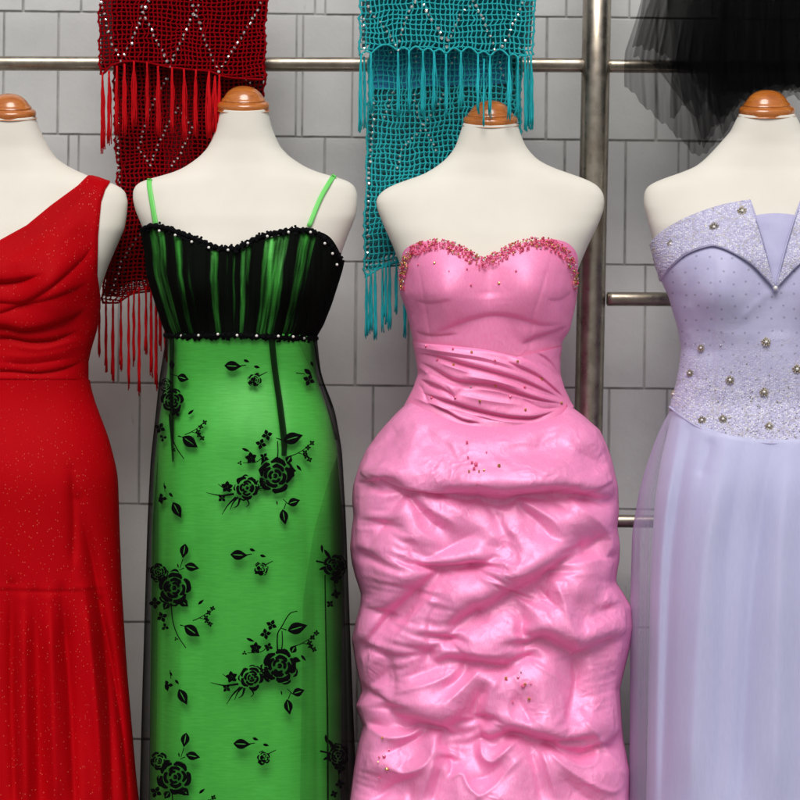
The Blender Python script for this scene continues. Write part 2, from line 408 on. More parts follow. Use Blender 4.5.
# ------------------------------------------------------------------ steel rack
def build_rack():
    p0 = at(599.5, -120, .15); p1 = at(577, 990, .15)
    e = empty('steel_rack', p1, 'brushed steel pipe rack with one upright post and round cross rails', 'clothes rack')
    a = Acc(); tube(a, [p0+(p1-p0)*t for t in np.linspace(0, 1, 6)], 14.3*S*(D+.15)/D, 40); a.build('post', STEEL, e)
    def rail(xa, ya, xb, yb, r, Y=.15):
        a = Acc(); A = at(xa, ya, Y); B = at(xb, yb, Y)
        pts = [A, A+(B-A)*.0015]+[A+(B-A)*t for t in np.linspace(.01, 1, 5)]
        rr = [r*.75, r]+[r]*5
        tube(a, pts, [q*S*(D+Y)/D for q in rr], 28); a.build('rail', STEEL, e)
    rail(588, 65.2, -500, 62, 7.2); rail(607, 66, 1300, 70, 6.6)
    rail(606.5, 299, 1300, 303, 7); rail(604, 521, 1300, 527, 6.5)
    rail(588, -92, -500, -95, 7, .10); rail(611, -92, 1300, -90, 7, .10)
build_rack()

# ------------------------------------------------------------------ forms
class Form:
    def __init__(s, xl, xr, yf, yb, n=2.25, bust=None, smn=9):
        s.xl = sm(xl, smn); s.xr = sm(xr, smn); ys_ = 75 if smn > 20 else 15; s.yf = sm(yf, ys_); s.yb = sm(yb, ys_); s.n = n; s.bust = bust or []
    def cw(s, py): a = s.xl(py); b = s.xr(py); return (a+b)/2, (b-a)/2
    def Y(s, px, py, back=False, off=0.0, grow=0.0):
        c, w_ = s.cw(py); w_ = w_+grow
        t = np.clip(np.abs((px-c)/w_), 0, 1); f, b = s.yf(py), s.yb(py); m = (f+b)/2
        q = (1-t**s.n)**(1/s.n)
        if back: return m+(b-m+off)*q
        y = m-(m-f+off)*q
        for bx, by, A, sx, sy in s.bust:
            y = y-A*np.exp(-((px-bx)/sx)**2-((py-by)/np.where(py < by, sy*1.25, sy))**2)*np.minimum(1, q*1.6)
        return y
def front_rows(form, pys, nu, L=None, R=None, grow=0., back=False):
    """px grid; columns crowd towards the silhouette"""
    s = np.linspace(-1, 1, nu)[None, :]
    PY = np.repeat(np.asarray(pys, float)[:, None], nu, 1)
    c, w_ = form.cw(PY); w_ = w_+grow
    t = np.sin(s*math.pi/2)*.85+s*.15
    PX = c+w_*t
    return PX, PY
def loft(form, name, mats, parent, top, bot, nv, nu, off=.003, grow=1.5, disp=None, label=None, thick=0, uvf=None, tmix=None, power=1.0):
    """closed garment: top/bot are functions of t (-1..1) giving py; front then back"""
    th = np.linspace(0, 2*math.pi, nu)        # 0..pi front (left to right), pi..2pi back
    tt = -np.cos(th); back = th > math.pi
    v = np.linspace(0, 1, nv)[:, None]**power
    T = top(tt)[None, :]; B = bot(tt)[None, :]
    PY = T+(B-T)*v
    c, w_ = form.cw(PY); w_ = w_+grow
    PX = c+w_*tt[None, :]*.99999
    Yf = form.Y(PX, PY, False, off, grow); Yb = form.Y(PX, PY, True, off, grow)
    if disp is not None:
        q = np.sqrt(np.clip(1-tt**2, 0, 1))[None, :]
        h = disp(PX, PY)
        Yf = Yf-h*S*np.minimum(1, q*2.2)
    Y = np.where(back[None, :], Yb, Yf)
    P = at(PX, PY, Y)
    uv = np.stack([PX/100, PY/100], -1) if uvf is None else uvf(tt[None, :]+0*PY, v+0*PX)
    return grid(name, P, mats, parent, uv, label, thick)

def mannequin(cx, y0, sil, name_label, group, yf, yb, cy_cap, rad=25.5, bust=(), torso_extra=None, rows_to=520, cap_h=22, silr=None):
    """sil: (py, half width) list from the neck to the hip"""
    form = Form([(p, -h+(cx if not isinstance(h, tuple) else 0)) for p, h in sil], [(p, h+cx) for p, h in (silr or sil)], yf, yb, bust=list(bust))
    return form
bodies = {}
def make_body(form, y0, cx, label, rng_to, cap_rad, insets, tilt=3.0, squash=1.0, cap_h=22):
    e = empty('dress_form', at(cx, 983, .02), label, 'dress form', 'cream dress forms with wooden neck caps')
    pys = np.concatenate([np.linspace(y0, y0+92, 100), np.linspace(y0+93.5, rng_to, 120)])
    nu = 128; th = np.linspace(0, 2*math.pi, nu+1); tt = -np.cos(th); back = (th > math.pi)[None, :]
    PY = np.repeat(pys[:, None], nu+1, 1); c, w_ = form.cw(PY)
    ins = np.interp(PY, [p for p, _ in insets], [q for _, q in insets])          # sinks under the cloth
    w2 = w_*(1-ins/np.maximum(w_, 1)); PX = c+w2*tt[None, :]
    t = tt[None, :]+0*PY; n = form.n
    Yf = form.Y(c+w_*tt*.99999, PY, False, 0)+ins*S*np.sqrt(1-tt**2); Yb = form.Y(c+w_*tt*.99999, PY, True, 0)-ins*S*np.sqrt(1-tt**2)
    Y = np.where(back, Yb, Yf)
    fr = np.where(back, -1, 1)*np.sqrt(np.clip(1-tt**2, 0, 1))[None, :]
    PY2 = PY+tilt*fr*np.clip(1-(PY-y0)/60, 0, 1)
    P = at(PX, PY2, Y)
    nv = len(pys); V = P.reshape(-1, 3); F = gridF(nv, nu+1).tolist(); F = [tuple(f) for f in F]
    F.append(tuple(range(nu))[::-1]); F.append(tuple((nv-1)*(nu+1)+i for i in range(nu)))
    mesh('torso', V, F, BODY, e)
    # turned cap: moulded foot, groove, dome
    prof = [(0.0, 2.6), (1.02, 2.6), (1.035, 1.6), (1.04, 0), (1.05, -2.0), (1.035, -4.2), (.98, -5.8), (.90, -6.7), (.875, -7.2), (.885, -7.9), (.86, -9.0), (.80, -10.6), (.745, -12.6), (.67, -15.2), (.56, -17.8), (.41, -20.0), (.22, -21.5), (0.001, -22.0)]
    prof = cr(prof, 4); m = 64
    ph = np.linspace(0, 2*math.pi, m, endpoint=False)
    hz = cap_h/22
    yc = float((form.yf(y0)+form.yb(y0))/2)
    R = prof[:, 0][:, None]*cap_rad; H = prof[:, 1][:, None]*hz
    PX = cx+R*np.cos(ph); PYc = y0+H+tilt*.95*(R/cap_rad)*np.sin(ph); Yc = yc-R*S*.95*np.sin(ph)+0*H
    # lean forward a little with height
    Yc = Yc+H*S*.12
    Vc = at(PX, PYc, Yc); nvp = len(prof)
    i = np.arange(nvp-1)[:, None]*m; j = np.arange(m)[None, :]; j2 = (j+1) % m
    F = np.stack([i+j, i+j2, i+m+j2, i+m+j], -1).reshape(-1, 4)
    mesh('neck_cap', Vc, F, WOOD, e)
    return e

def prof(y0, deep=0.0):
    yf = [(y0-30, .0), (y0, -.002), (y0+30, -.006), (y0+55, -.018), (y0+80, -.038), (y0+110, -.062), (y0+145, -.078), (y0+190, -.082), (y0+235, -.080), (y0+290, -.076-deep), (y0+360, -.112-deep), (y0+420, -.125-deep), (y0+900, -.14-deep)]
    yb = [(y0-30, .088), (y0, .088), (y0+40, .095), (y0+80, .102), (y0+150, .105), (y0+230, .085), (y0+290, .075), (y0+360, .115), (y0+420, .125), (y0+900, .14)]
    return yf, yb

# ================================================================== red mannequin + dress
RXR = [(86, 34), (116, 35), (128, 39.5), (138, 44), (150, 50.5), (159, 57), (167, 69), (174, 84), (179, 98), (182.5, 111), (187, 120), (192, 125.5), (202, 128), (216, 127), (229, 125), (250, 116), (267, 109), (285, 103), (300, 99), (330, 94.5), (350, 88.5), (362, 86), (378, 85.5), (397, 90.5), (411, 95.5), (438, 106), (474, 115), (537, 118), (600, 120)]
RCX = 8.5
yf, yb = prof(116)
redF = Form([(p, 2*RCX-x) for p, x in RXR], RXR, yf, yb, bust=[(52, 283, .036, 33, 34), (-35, 283, .036, 33, 34)])
make_body(redF, 115.5, RCX, 'cream dress form with wooden neck cap wearing the red one-shoulder dress at the left edge', 520, 26.5, [(90, 0), (172, 0), (190, 0), (300, 1.5), (400, 3), (520, 5)])
redD = empty('red_dress', at(RCX, 983, 0), 'red glittery one-shoulder dress with draped bodice, leftmost of the four', 'dress')
redfolds = [('S', [(-80, 262), (-40, 280), (0, 283), (25, 280), (48, 273)], 4.5, 11), ('S', [(-60, 325), (0, 327), (22, 331), (45, 328), (72, 318), (88, 306)], 4.5, 9),
            ('S', [(-60, 342), (0, 337), (30, 341), (55, 339), (80, 330)], 3.2, 7), ('S', [(-60, 375), (0, 371), (40, 373), (72, 366), (86, 356)], 2.0, 7),
            ('S', [(-40, 300), (0, 303), (35, 303), (70, 292), (92, 280)], 1.8, 10), ('R', [(0, 355), (30, 357), (60, 352), (84, 343)], 1.8, 7),
            ('S', [(-80, 380.5), (0, 380.5), (60, 381), (88, 379)], 1.6, 3), ('V', [(5, 262), (40, 240), (75, 205), (95, 185)], 1.2, 9), ('R', [(0, 268), (45, 250), (85, 215)], 1.5, 10), ('R', [(62, 255), (50, 290), (40, 312)], 1.0, 14)]
redskf = [('V', [(72, 470), (74, 520), (73, 570)], 2.6, 5), ('V', [(78, 500), (96, 580), (108, 690), (114, 830)], 6, 7), ('V', [(12, 585), (12, 700), (16, 830)], 6, 6),
          ('V', [(62, 590), (70, 700), (76, 830)], 6.5, 6.5), ('V', [(35, 592), (38, 700), (40, 830)], 4, 8), ('V', [(100, 600), (121, 720), (131, 830)], 4, 4), ('V', [(-20, 585), (-22, 700), (-25, 830)], 6, 8),
          ('R', [(85, 590), (96, 700), (104, 830)], 4, 7), ('R', [(24, 600), (26, 830)], 3.5, 7), ('R', [(50, 600), (56, 830)], 4, 7), ('V', [(-50, 585), (-60, 830)], 6, 8),
          ('S', [(-90, 591), (0, 590), (60, 591), (122, 588)], .45, 2.5)]
redfolds += [('S', [(-20, 318), (10, 310), (45, 292), (80, 262), (96, 240)], 2.2, 9), ('V', [(30, 300), (60, 280), (86, 250)], 1.2, 5), ('R', [(10, 345), (40, 349), (78, 340)], 1.6, 4), ('V', [(0, 362), (30, 364), (70, 358)], 1.2, 3.5), ('R', [(84, 300), (92, 330), (86, 360)], 1.0, 6)]
def redd(PX, PY): return 1.15*folds(PX, PY, redfolds)+.5*sn(PX, PY, 3, 14)
# upper bodice: front sheet bounded by neckline (left) and armhole (right)
neckL = ip([(176, 88), (186, 78), (206, 51), (226, 27), (241, 0), (262, -34), (285, -70), (300, -82), (500, -82)])
armR = ip([(176, 92), (178, 100), (182, 110), (190, 105), (202, 101), (236, 97.5), (257, 97), (275, 96.5), (295, 99.3), (308, 99.5), (330, 96), (350, 90), (362, 87.5), (378, 87.5), (381, 87.7)])
def red_upper():
    ys = np.concatenate([np.linspace(176.2, 300, 150), np.linspace(301, 381, 110)])
    nu = 170; s = np.linspace(0, 1, nu)[None, :]
    PY = np.repeat(ys[:, None], nu, 1)
    Lx = neckL(PY); Rx = armR(PY); cL, wL = redF.cw(PY); Lx = np.maximum(Lx, cL-wL-1)
    e = .5-.5*np.cos(s*math.pi); f = np.clip((PY-270)/60, 0, 1); u = e*f+s*(1-f)
    PX = Lx+(Rx-Lx)*u
    # sagging neckline rim rolls a little forward
    Y = redF.Y(PX, PY, False, .004, 2.0)-redd(PX, PY)*S*np.clip((PX-Lx+3)/12, .2, 1)*np.clip((Rx+1-PX)/10, 0, 1)
    dL = (PX-Lx); Y = Y+.004*np.exp(-(dL/2.0)**2)+.004*np.exp(-((Rx-PX)/2.2)**2)*(PY < 300)
    P = at(PX, PY, Y)
    grid('bodice', P, RED, redD, None, thick=.002)
    # back half and the strap's return over the shoulder
    ys = np.linspace(250, 381, 40); nu = 40; PY = np.repeat(ys[:, None], nu, 1); c, w_ = redF.cw(PY)
    tt = np.sin(np.linspace(-1, 1, nu)*math.pi/2)[None, :]
    PX = np.minimum(c+(w_+2)*tt, armR(PY)+100*(PY > 300)); grid('back_panel', at(PX, PY, redF.Y(PX, PY, True, .004, 2)), RED, redD)
    ys = np.linspace(175.5, 252, 24); nu = 12; PY = np.repeat(ys[:, None], nu, 1)
    PX = 84+(PY-175)*.0+np.linspace(0, 1, nu)[None, :]*(24-(PY-175)*.12)
    grid('strap_back', at(PX, PY+np.abs(PX-88)*.12*0+(PX-84)*.22*np.clip(1-(PY-175)/40, 0, 1), redF.Y(PX, PY+3, True, .005, 3)), RED, redD)
red_upper()
redS = Form([(370, 2*RCX-88), (381, 2*RCX-88.5), (397, 2*RCX-92.5), (411, 2*RCX-97.5), (438, 2*RCX-108), (474, 2*RCX-117), (537, 2*RCX-119), (590, 2*RCX-121), (669, 2*RCX-126), (774, 2*RCX-135), (983, 2*RCX-160)],
            [(370, 88), (381, 88.5), (397, 92.5), (411, 97.5), (438, 108), (474, 117), (537, 119), (590, 121), (669, 126), (774, 135), (983, 160)], [(370, -.085), (395, -.085), (480, -.125), (600, -.13), (983, -.17)], [(370, .085), (480, .12), (983, .17)], smn=41)
loft(redS, 'skirt', RED, redD, lambda t: 380+0*t, lambda t: 980+0*t, 330, 360, .002, 1.0, lambda X, Y_: folds(X, Y_, redskf)*1.8+np.clip((Y_-592)/150, 0, 1.2)*2.5*np.sin((X-8)*.20+(Y_-590)*-.0004*(X-8))+.5*sn(X, Y_, 5, 22))

# ================================================================== green
GXL = [(80, 221), (108, 220), (128, 216), (138, 212.5), (148, 207.5), (157, 199), (165, 188), (170, 179), (174, 168), (178, 152), (181, 142), (185, 136), (191, 133), (200, 133), (209, 135), (222, 140), (236, 144.5), (250, 147), (275, 149.5), (300, 157), (325, 165), (338, 171), (370, 170), (420, 163), (480, 157), (560, 154), (700, 152)]
GXR = [(80, 266), (108, 267.5), (128, 272), (138, 276), (148, 281), (157, 290), (165, 302), (170, 312), (174, 324), (178, 340), (182, 350), (187, 355), (195, 357.5), (205, 357.5), (216, 356), (235, 349), (250, 344), (270, 339.5), (280, 336.5), (305, 328.5), (325, 320.5), (338, 313), (375, 315), (410, 327), (450, 336), (510, 341), (700, 342)]
yf, yb = prof(108)
grnF = Form(GXL, GXR, yf, yb, bust=[(195, 282, .042, 32, 33), (290, 282, .042, 32, 33)])
make_body(grnF, 108, 243.5, 'cream dress form with wooden neck cap wearing the green dress with black flowers', 520, 25, [(90, 0), (215, 0), (262, 2), (400, 4), (520, 6)])
grnD = empty('green_dress', at(246, 983, 0), 'green satin dress veiled in black floral net with thin green straps', 'dress')
gtop = cr([(144, 229), (148, 227), (153, 226), (165, 228), (185, 235), (205, 243), (228, 250), (245, 244), (262, 236.5), (285, 231.5), (305, 230.5), (320, 236), (332, 248), (341, 262)], 5)
c0, w0 = 243, 99
gtopf = lambda t: np.interp(t, (gtop[:, 0]-c0)/w0, gtop[:, 1])
gbotf = lambda t: 336.5+1.5*t*0+0*t
def gdisp(PX, PY):
    t = (PX-c0)/w0*100
    v = np.clip((PY-232)/100, 0, 1)
    return (1.1*np.sin(t*.62+np.sin(t*.13)*2)+.9*np.sin(t*1.13+1.7))*(.5+.6*v)+folds(PX, PY, [('V', [(243, 240), (243, 300), (243, 335)], 4, 12)])*.6
ob = loft(grnF, 'bodice', GREEN, grnD, lambda t: gtopf(t)+2.0, gbotf, 120, 260, .004, 2.0, lambda X, Y_: gdisp(X, Y_)*.5)
bands = [(-.98, .03), (-.745, .05), (-.60, .035), (-.50, .05), (-.41, .04), (-.235, .03), (-.15, .045), (.10, .05), (.455, .05), (.72, .06), (.88, .08)]
def ndisp(PX, PY):
    t = (PX-grnF.cw(PY)[0])/grnF.cw(PY)[1]; h = 0
    for b, wd in bands: h = h+2.6*np.exp(-((t-b)/wd)**2)
    return gdisp(PX, PY)*.7+h
loft(grnF, 'gathered_net', GATHER, grnD, gtopf, gbotf, 120, 300, .0075, 3.2, ndisp, uvf=lambda t, v: np.stack([(t+1)/2, 1-v], -1))
# skirt lining + net
def mk(lst): return lst
grnSl = Form([(330, 169), (338, 169.5), (370, 168), (420, 159.5), (469, 154.5), (537, 152), (640, 151), (800, 150), (983, 147)], [(330, 314), (338, 314), (379, 316), (420, 331), (449, 337), (510, 341), (592, 342), (700, 341), (800, 340), (983, 345)],
             [(330, -.088), (380, -.080), (440, -.115), (520, -.135), (700, -.14), (983, -.15)], [(330, .085), (380, .08), (460, .12), (983, .15)], n=2.7, smn=35)
gsf = [('V', [(190, 470), (200, 600), (205, 830)], 1.6, 14), ('V', [(170, 465), (168, 500), (165, 560), (164, 830)], 2.2, 7), ('V', [(300, 460), (308, 560), (306, 830)], 3.0, 12), ('R', [(326, 430), (332, 560), (330, 830)], 2.5, 9),
       ('V', [(262, 520), (258, 680), (255, 830)], 1.6, 12), ('R', [(288, 430), (284, 560)], 2.0, 14), ('R', [(180, 560), (183, 830)], 2, 8), ('B', [(243, 412), (244, 420)], 4, 42), ('V', [(276, 342), (285, 460)], 1.0, 4),
       ('V', [(314, 560), (318, 830)], 2.0, 5), ('R', [(235, 600), (230, 830)], 1.5, 16)]
gsd = lambda X, Y_: folds(X, Y_, gsf)
loft(grnSl, 'skirt_lining', GREEN, grnD, lambda t: 334+0*t, lambda t: 975+0*t, 300, 300, .001, .5, gsd)
grnN = Form([(330, 167), (338, 167), (380, 160), (410, 157), (460, 151.5), (520, 148.5), (600, 146), (700, 143), (800, 140.5), (983, 134)], [(330, 316), (338, 316), (375, 320), (410, 334), (450, 341), (520, 345), (600, 348), (680, 351), (800, 356), (983, 364)],
            [(330, -.094), (380, -.088), (440, -.123), (520, -.143), (700, -.152), (983, -.165)], [(330, .09), (380, .09), (460, .13), (983, .165)], n=2.6, smn=35)
def nsd(X, Y_): return gsd(X, Y_)*.55+folds(X, Y_, [('R', [(325, 590), (327, 830)], 2.5, 3), ('R', [(312, 345), (330, 420), (342, 470)], 2, 2.5), ('R', [(164, 360), (157, 470), (150, 600)], 1.5, 3)])+.6*sn(X, Y_*.3, 8, 12)
loft(grnN, 'net_overskirt', BLACKNET, grnD, lambda t: 334+0*t, lambda t: 983+0*t, 300, 320, .003, 1, nsd)
def gY(px, py, off=.004):
    px = np.asarray(px, float); py = np.asarray(py, float)
    c, w_ = grnN.cw(py); t = np.clip((px-c)/(w_+1), -.985, .985)
    q = np.sqrt(1-t*t)
    return grnN.Y(c+t*(w_+1), py, False, .003, 1)-nsd(px, py)*S*np.minimum(1, q*2.2)-off
def gp(px, py, off=.004): return at(px, py, gY(px, py, off))
def netfold(Lf, Rf, y0, y1, off):
    v = np.linspace(0, 1, 120)[:, None]; s_ = np.linspace(0, 1, 30)[None, :]
    PY = y0+(y1-y0)*v+0*s_; PX = Lf(PY)+(Rf(PY)-Lf(PY))*s_
    grid('net_pleat', at(PX, PY, gY(PX, PY, off)-.002*np.sin(s_*math.pi)), BLACKNET, grnD)
netfold(ip([(455, 337), (475, 330), (530, 314), (600, 303), (800, 300), (975, 300)]), ip([(455, 337), (520, 343), (700, 347), (975, 352)]), 455, 975, .0012)
netfold(ip([(338, 296), (400, 325), (440, 334)]), ip([(338, 314), (375, 318), (440, 338)]), 338, 440, .0012)
netfold(ip([(455, 158), (520, 153), (975, 146)]), ip([(455, 158.2), (520, 159), (600, 158), (975, 154)]), 455, 975, .0012)
# dark seam bands
def ribbon(name, pts, wd, mat_, parent, fY, label=None):
    p = cr(pts, 8); t = np.gradient(p, axis=0); t /= np.hypot(t[:, 0], t[:, 1])[:, None]; nrm = np.stack([-t[:, 1], t[:, 0]], -1)
    wd = np.interp(np.linspace(0, 1, len(p)), np.linspace(0, 1, len(wd)), wd)
    G = np.stack([p+nrm*wd[:, None]*a for a in (-.5, -.17, .17, .5)], 1)
    return grid(name, at(G[..., 0], G[..., 1], fY(G[..., 0], G[..., 1])), mat_, parent)
SEAM = mat('black_net_seam', (.003, .004, .003), .9, alpha=.88, spec=.03)
for pts, wd in (([(271.5, 338), (275, 370), (280, 405), (284, 440), (284, 456)], (6.5, 6, 6.5, 5)), ([(172, 338), (171.5, 380), (172, 430), (173, 462)], (5, 4, 4, 1.5)), ([(325, 575), (326, 640), (327.5, 720), (328, 830), (329, 975)], (1.2, 1.5, 2, 2.2)), ([(314, 340), (320, 372), (332, 408)], (2, 2, 1.5))):
    ribbon('seam_band', pts, wd, SEAM, grnD, lambda x, y: gY(x, y, .0025))
# flock motifs
class Flock:
    def __init__(s): s.V = []; s.F = []; s.n = 0; s.k = 0
    def poly(s, pts):
        pts = np.array(pts, float); s.k += 1; off = .0032+.00025*(s.k % 7)
        c = pts.mean(0); P = np.vstack([pts, pts*.5+c*.5, c[None]]); n = len(pts)
        V = at(P[:, 0], P[:, 1], gY(P[:, 0], P[:, 1], off)-np.concatenate([np.zeros(n), np.full(n, .0007), [.0009]]))
        s.V.append(V)
        for i in range(n):
            j = (i+1) % n
            s.F.append((s.n+i, s.n+j, s.n+n+j, s.n+n+i)); s.F.append((s.n+n+i, s.n+n+j, s.n+2*n))
        s.n += len(P)
    def leaf(s, x, y, L, W, a, vein=True):
        a = math.radians(a); u = np.linspace(0, 1, 9)
        prof = np.sin(np.pi*u**.85)*(1-.15*u); ca, sa = math.cos(a), math.sin(a)
        def T(lx, ly): return (x+lx*ca-ly*sa, y+lx*sa+ly*ca)
        g = .45 if vein and W > 6 else .0
        up = [T((q-.5)*L, -g*math.sin(math.pi*q)*(q > .2)*(q < .75)-W/2*p) for q, p in zip(u, prof)]
        dn = [T((q-.5)*L, g*math.sin(math.pi*q)*(q > .2)*(q < .75)+W/2*p) for q, p in zip(u, prof)]
        mu = [T((q-.5)*L, -g*math.sin(math.pi*q)*(q > .2)*(q < .75)) for q in u[1:-1]]; md = [T((q-.5)*L, g*math.sin(math.pi*q)*(q > .2)*(q < .75)) for q in u[1:-1]]
        s.poly(up+mu[::-1]); s.poly(dn+md[::-1])
    def stroke(s, pts, w0, w1=None):
        p = cr(pts, 5); w1 = w0 if w1 is None else w1
        t = np.gradient(p, axis=0); t /= np.hypot(t[:, 0], t[:, 1])[:, None]+1e-9; nr = np.stack([-t[:, 1], t[:, 0]], -1)
        wd = np.linspace(w0, w1, len(p))[:, None]/2
        A = p+nr*wd; B = p-nr*wd; off = .0034
        V = np.vstack([A, B]); n = len(p)
        s.V.append(at(V[:, 0], V[:, 1], gY(V[:, 0], V[:, 1], off)))
        for i in range(n-1): s.F.append((s.n+i, s.n+i+1, s.n+n+i+1, s.n+n+i))
        s.n += 2*n
    def petal(s, cx, cy, r0, r1, a, half):
        """ragged ring segment"""
        aa = np.linspace(a-half, a+half, 7); r = random.uniform
        out = [(cx+math.cos(q)*r1*(1-.16*abs((q-a)/half)**2.5)*r(.95, 1.05), cy+math.sin(q)*r1*(1-.16*abs((q-a)/half)**2.5)*r(.95, 1.05)) for q in aa]
        inn = [(cx+math.cos(q)*r0, cy+math.sin(q)*r0) for q in aa]
        s.poly(out+inn[::-1])
    def rose(s, x, y, R):
        g = .38
        s.petal(x, y, 0.1, R*.17, 0, 2.9)
        a0 = random.uniform(0, 6)
        for rr0, rr1, n in ((.18, .40, 3), (.42, .68, 4), (.69, 1.02, 5)):
            a0 += random.uniform(.4, 1.2)
            for i in range(n):
                a = a0+i*2*math.pi/n; ecc = random.uniform(-.03, .09)*R
                half = math.pi/n-(g/(R*(rr0+rr1)/2))*.9
                s.petal(x+math.cos(a)*ecc, y+math.sin(a)*ecc, R*rr0+.25, R*rr1-.1, a, half)
        for i in range(4):
            a = random.uniform(0, 6.28); s.petal(x+math.cos(a)*R*.32, y+math.sin(a)*R*.32, R*.72, R*.86, a, .42)
    def floret(s, x, y, R, n=4):
        a0 = random.uniform(0, 3)
        for i in range(n):
            a = a0+i*2*math.pi/n
            s.leaf(x+math.cos(a)*R*.58, y+math.sin(a)*R*.58, R*.95, R*.8, math.degrees(a), False)
        s.leaf(x, y, R*.4, R*.4, 0, False)
    def sprig(s, x, y, sc=1):
        s.stroke([(x-13*sc, y+4*sc), (x-6*sc, y+1*sc), (x+2*sc, y-4*sc), (x+7*sc, y-9*sc)], 1.0, .6)
        s.stroke([(x-6*sc, y+1*sc), (x+1*sc, y+3*sc), (x+5*sc, y+7*sc)], .8, .6)
        for dx, dy in ((8, -9), (4, -4.5), (1, .5), (5.5, 7.5), (2, 4.2)): s.floret(x+dx*sc, y+dy*sc, 3.0*sc, 4)
    def build(s, parent): return mesh('floral_motif', np.concatenate(s.V), s.F, BLACKVELVET, parent, False)
def main_cluster(dx, dy, stem):
    f = Flock(); o = lambda x, y: (x+dx, y+dy)
    f.rose(*o(275, 476), 17); f.rose(*o(247, 488), 11.5); f.rose(*o(262, 484), 6)
    f.floret(*o(227, 487), 6, 5); f.floret(*o(222, 498), 4.5, 4)
    for a, b, c, d in (((234, 494), (220, 495.5), (206, 492.5), 2.4), ((236, 497), (228, 505), (222, 514.5), 2.2), ((238, 497), (233, 503), (230, 510), 2.2), ((240, 498), (238, 505), (234, 508), 2.6), ((247, 499), (249, 504), (246, 507), 1.8), ((232, 490), (224, 488), (218, 484), 1.8)):
        f.stroke([o(*a), o(*b), o(*c)], d, .5)
    f.floret(*o(267, 435), 5.5, 4); f.floret(*o(261, 444), 5.5, 4); f.floret(*o(251, 458), 6, 5); f.floret(*o(264, 457), 4.5, 4); f.leaf(*o(246, 450), 9, 3, 22, False); f.floret(*o(240, 463), 2.6, 3)
    f.stroke([o(263, 457), o(256, 462), o(243, 463)], 1, .7)
    f.leaf(*o(293, 438), 21, 12, -16); f.stroke([o(282, 440), o(276, 438)], 1.3, .8); f.stroke([o(277.5, 441), o(278, 452), o(277, 460)], 1, 1.2)
    f.sprig(*o(304, 452)); f.leaf(*o(299, 468), 8, 3, 50, False); f.leaf(*o(289, 459), 9, 7, -60); f.leaf(*o(292, 470), 9, 6, 15)
    f.leaf(*o(294, 502), 13, 8.5, -18); f.leaf(*o(284, 517), 16, 8.5, 80); f.stroke([o(288, 504), o(283, 499)], 1, .7); f.stroke([o(284, 509), o(286, 503)], 1, .7); f.leaf(*o(277, 503), 5, 1.6, 80, False)
    if stem: f.stroke([o(273, 463), o(273, 445), o(277, 437), o(285, 424), o(293, 421)], 1.5, .9)
    f.build(grnD)
main_cluster(0, 0, False); main_cluster(4.5, 190, True)
for dx, dy in ((0, 0), (-6, -189), (3, 189), (3, 378)):
    if dy > 200: continue
    f = Flock(); x, y = 239+dx, 555+dy
    f.leaf(x, y, 17.5, 10, 3); f.stroke([(x+7, y), (x+13, y-1)], 1.2, .8); f.leaf(x+13.5, y-5, 6.5, 3.2, 20, False); f.leaf(x+24, y+1, 6.5, 3.2, 15, False)
    f.rose(x+22, y+14, 6.5); f.floret(x+20, y+16, 5, 3); f.stroke([(x+26, y+10), (x+34, y+6)], 1.2, .7); f.build(grnD)
for dx, dy in ((0, 0), (1, 189), (-2, -189)):
    f = Flock(); o = lambda x, y: (x+dx, y+dy)
    if dy < 0:
        f.leaf(183, 378, 12, 8.5, 15); f.stroke([(170, 374), (178, 376)], 1, .7); f.rose(172, 401, 11); f.rose(165, 385, 6); f.floret(176, 412, 5, 4); f.leaf(172, 365, 10, 6, 80)
    else:
        f.rose(*o(174, 588), 16); f.rose(*o(158, 572), 9); f.floret(*o(155, 603), 6, 4); f.leaf(*o(184, 551), 15, 8.5, 100); f.leaf(*o(192, 567), 15, 8.5, 12); f.stroke([o(183, 559), o(180, 568)], 1, .7); f.stroke([o(184, 568), o(179, 570)], 1, .7)
        f.leaf(*o(184, 603), 11, 8, 40); f.leaf(*o(166, 606), 9, 7, 120); f.leaf(*o(178, 566), 5, 1.6, 80, False)
    f.leaf(*o(201, 602), 8, 3, -40, False) if dy >= 0 else f.leaf(191, 412, 8, 3, -40, False)
    f.sprig(*o(205, 617), .95) if dy >= 0 else f.sprig(197, 431, .95)
    f.leaf(*o(192, 631), 19, 11, 35); f.stroke([o(180, 625), o(184, 626)], 1.3, .9); f.stroke([o(171, 603), o(173, 622), o(178, 636), o(186, 648)], 1.2, .9)
    f.floret(*o(162, 617), 5.5, 4); f.floret(*o(165, 627), 4, 3); f.floret(*o(176, 639), 2.2, 3)
    f.build(grnD)
for dx, dy in ((0, 0), (6, 187)):
    f = Flock(); o = lambda x, y: (x+dx, y+dy)
    f.leaf(*o(177, 510), 18, 9.5, 62); f.leaf(*o(171, 495), 6, 3, 50, False); f.floret(*o(162, 498), 5, 3); f.leaf(*o(161, 500), 9, 5, 80); f.stroke([o(164, 483), o(165, 492)], .9, .7); f.leaf(*o(165, 487), 5, 2.5, 60, False); f.build(grnD)
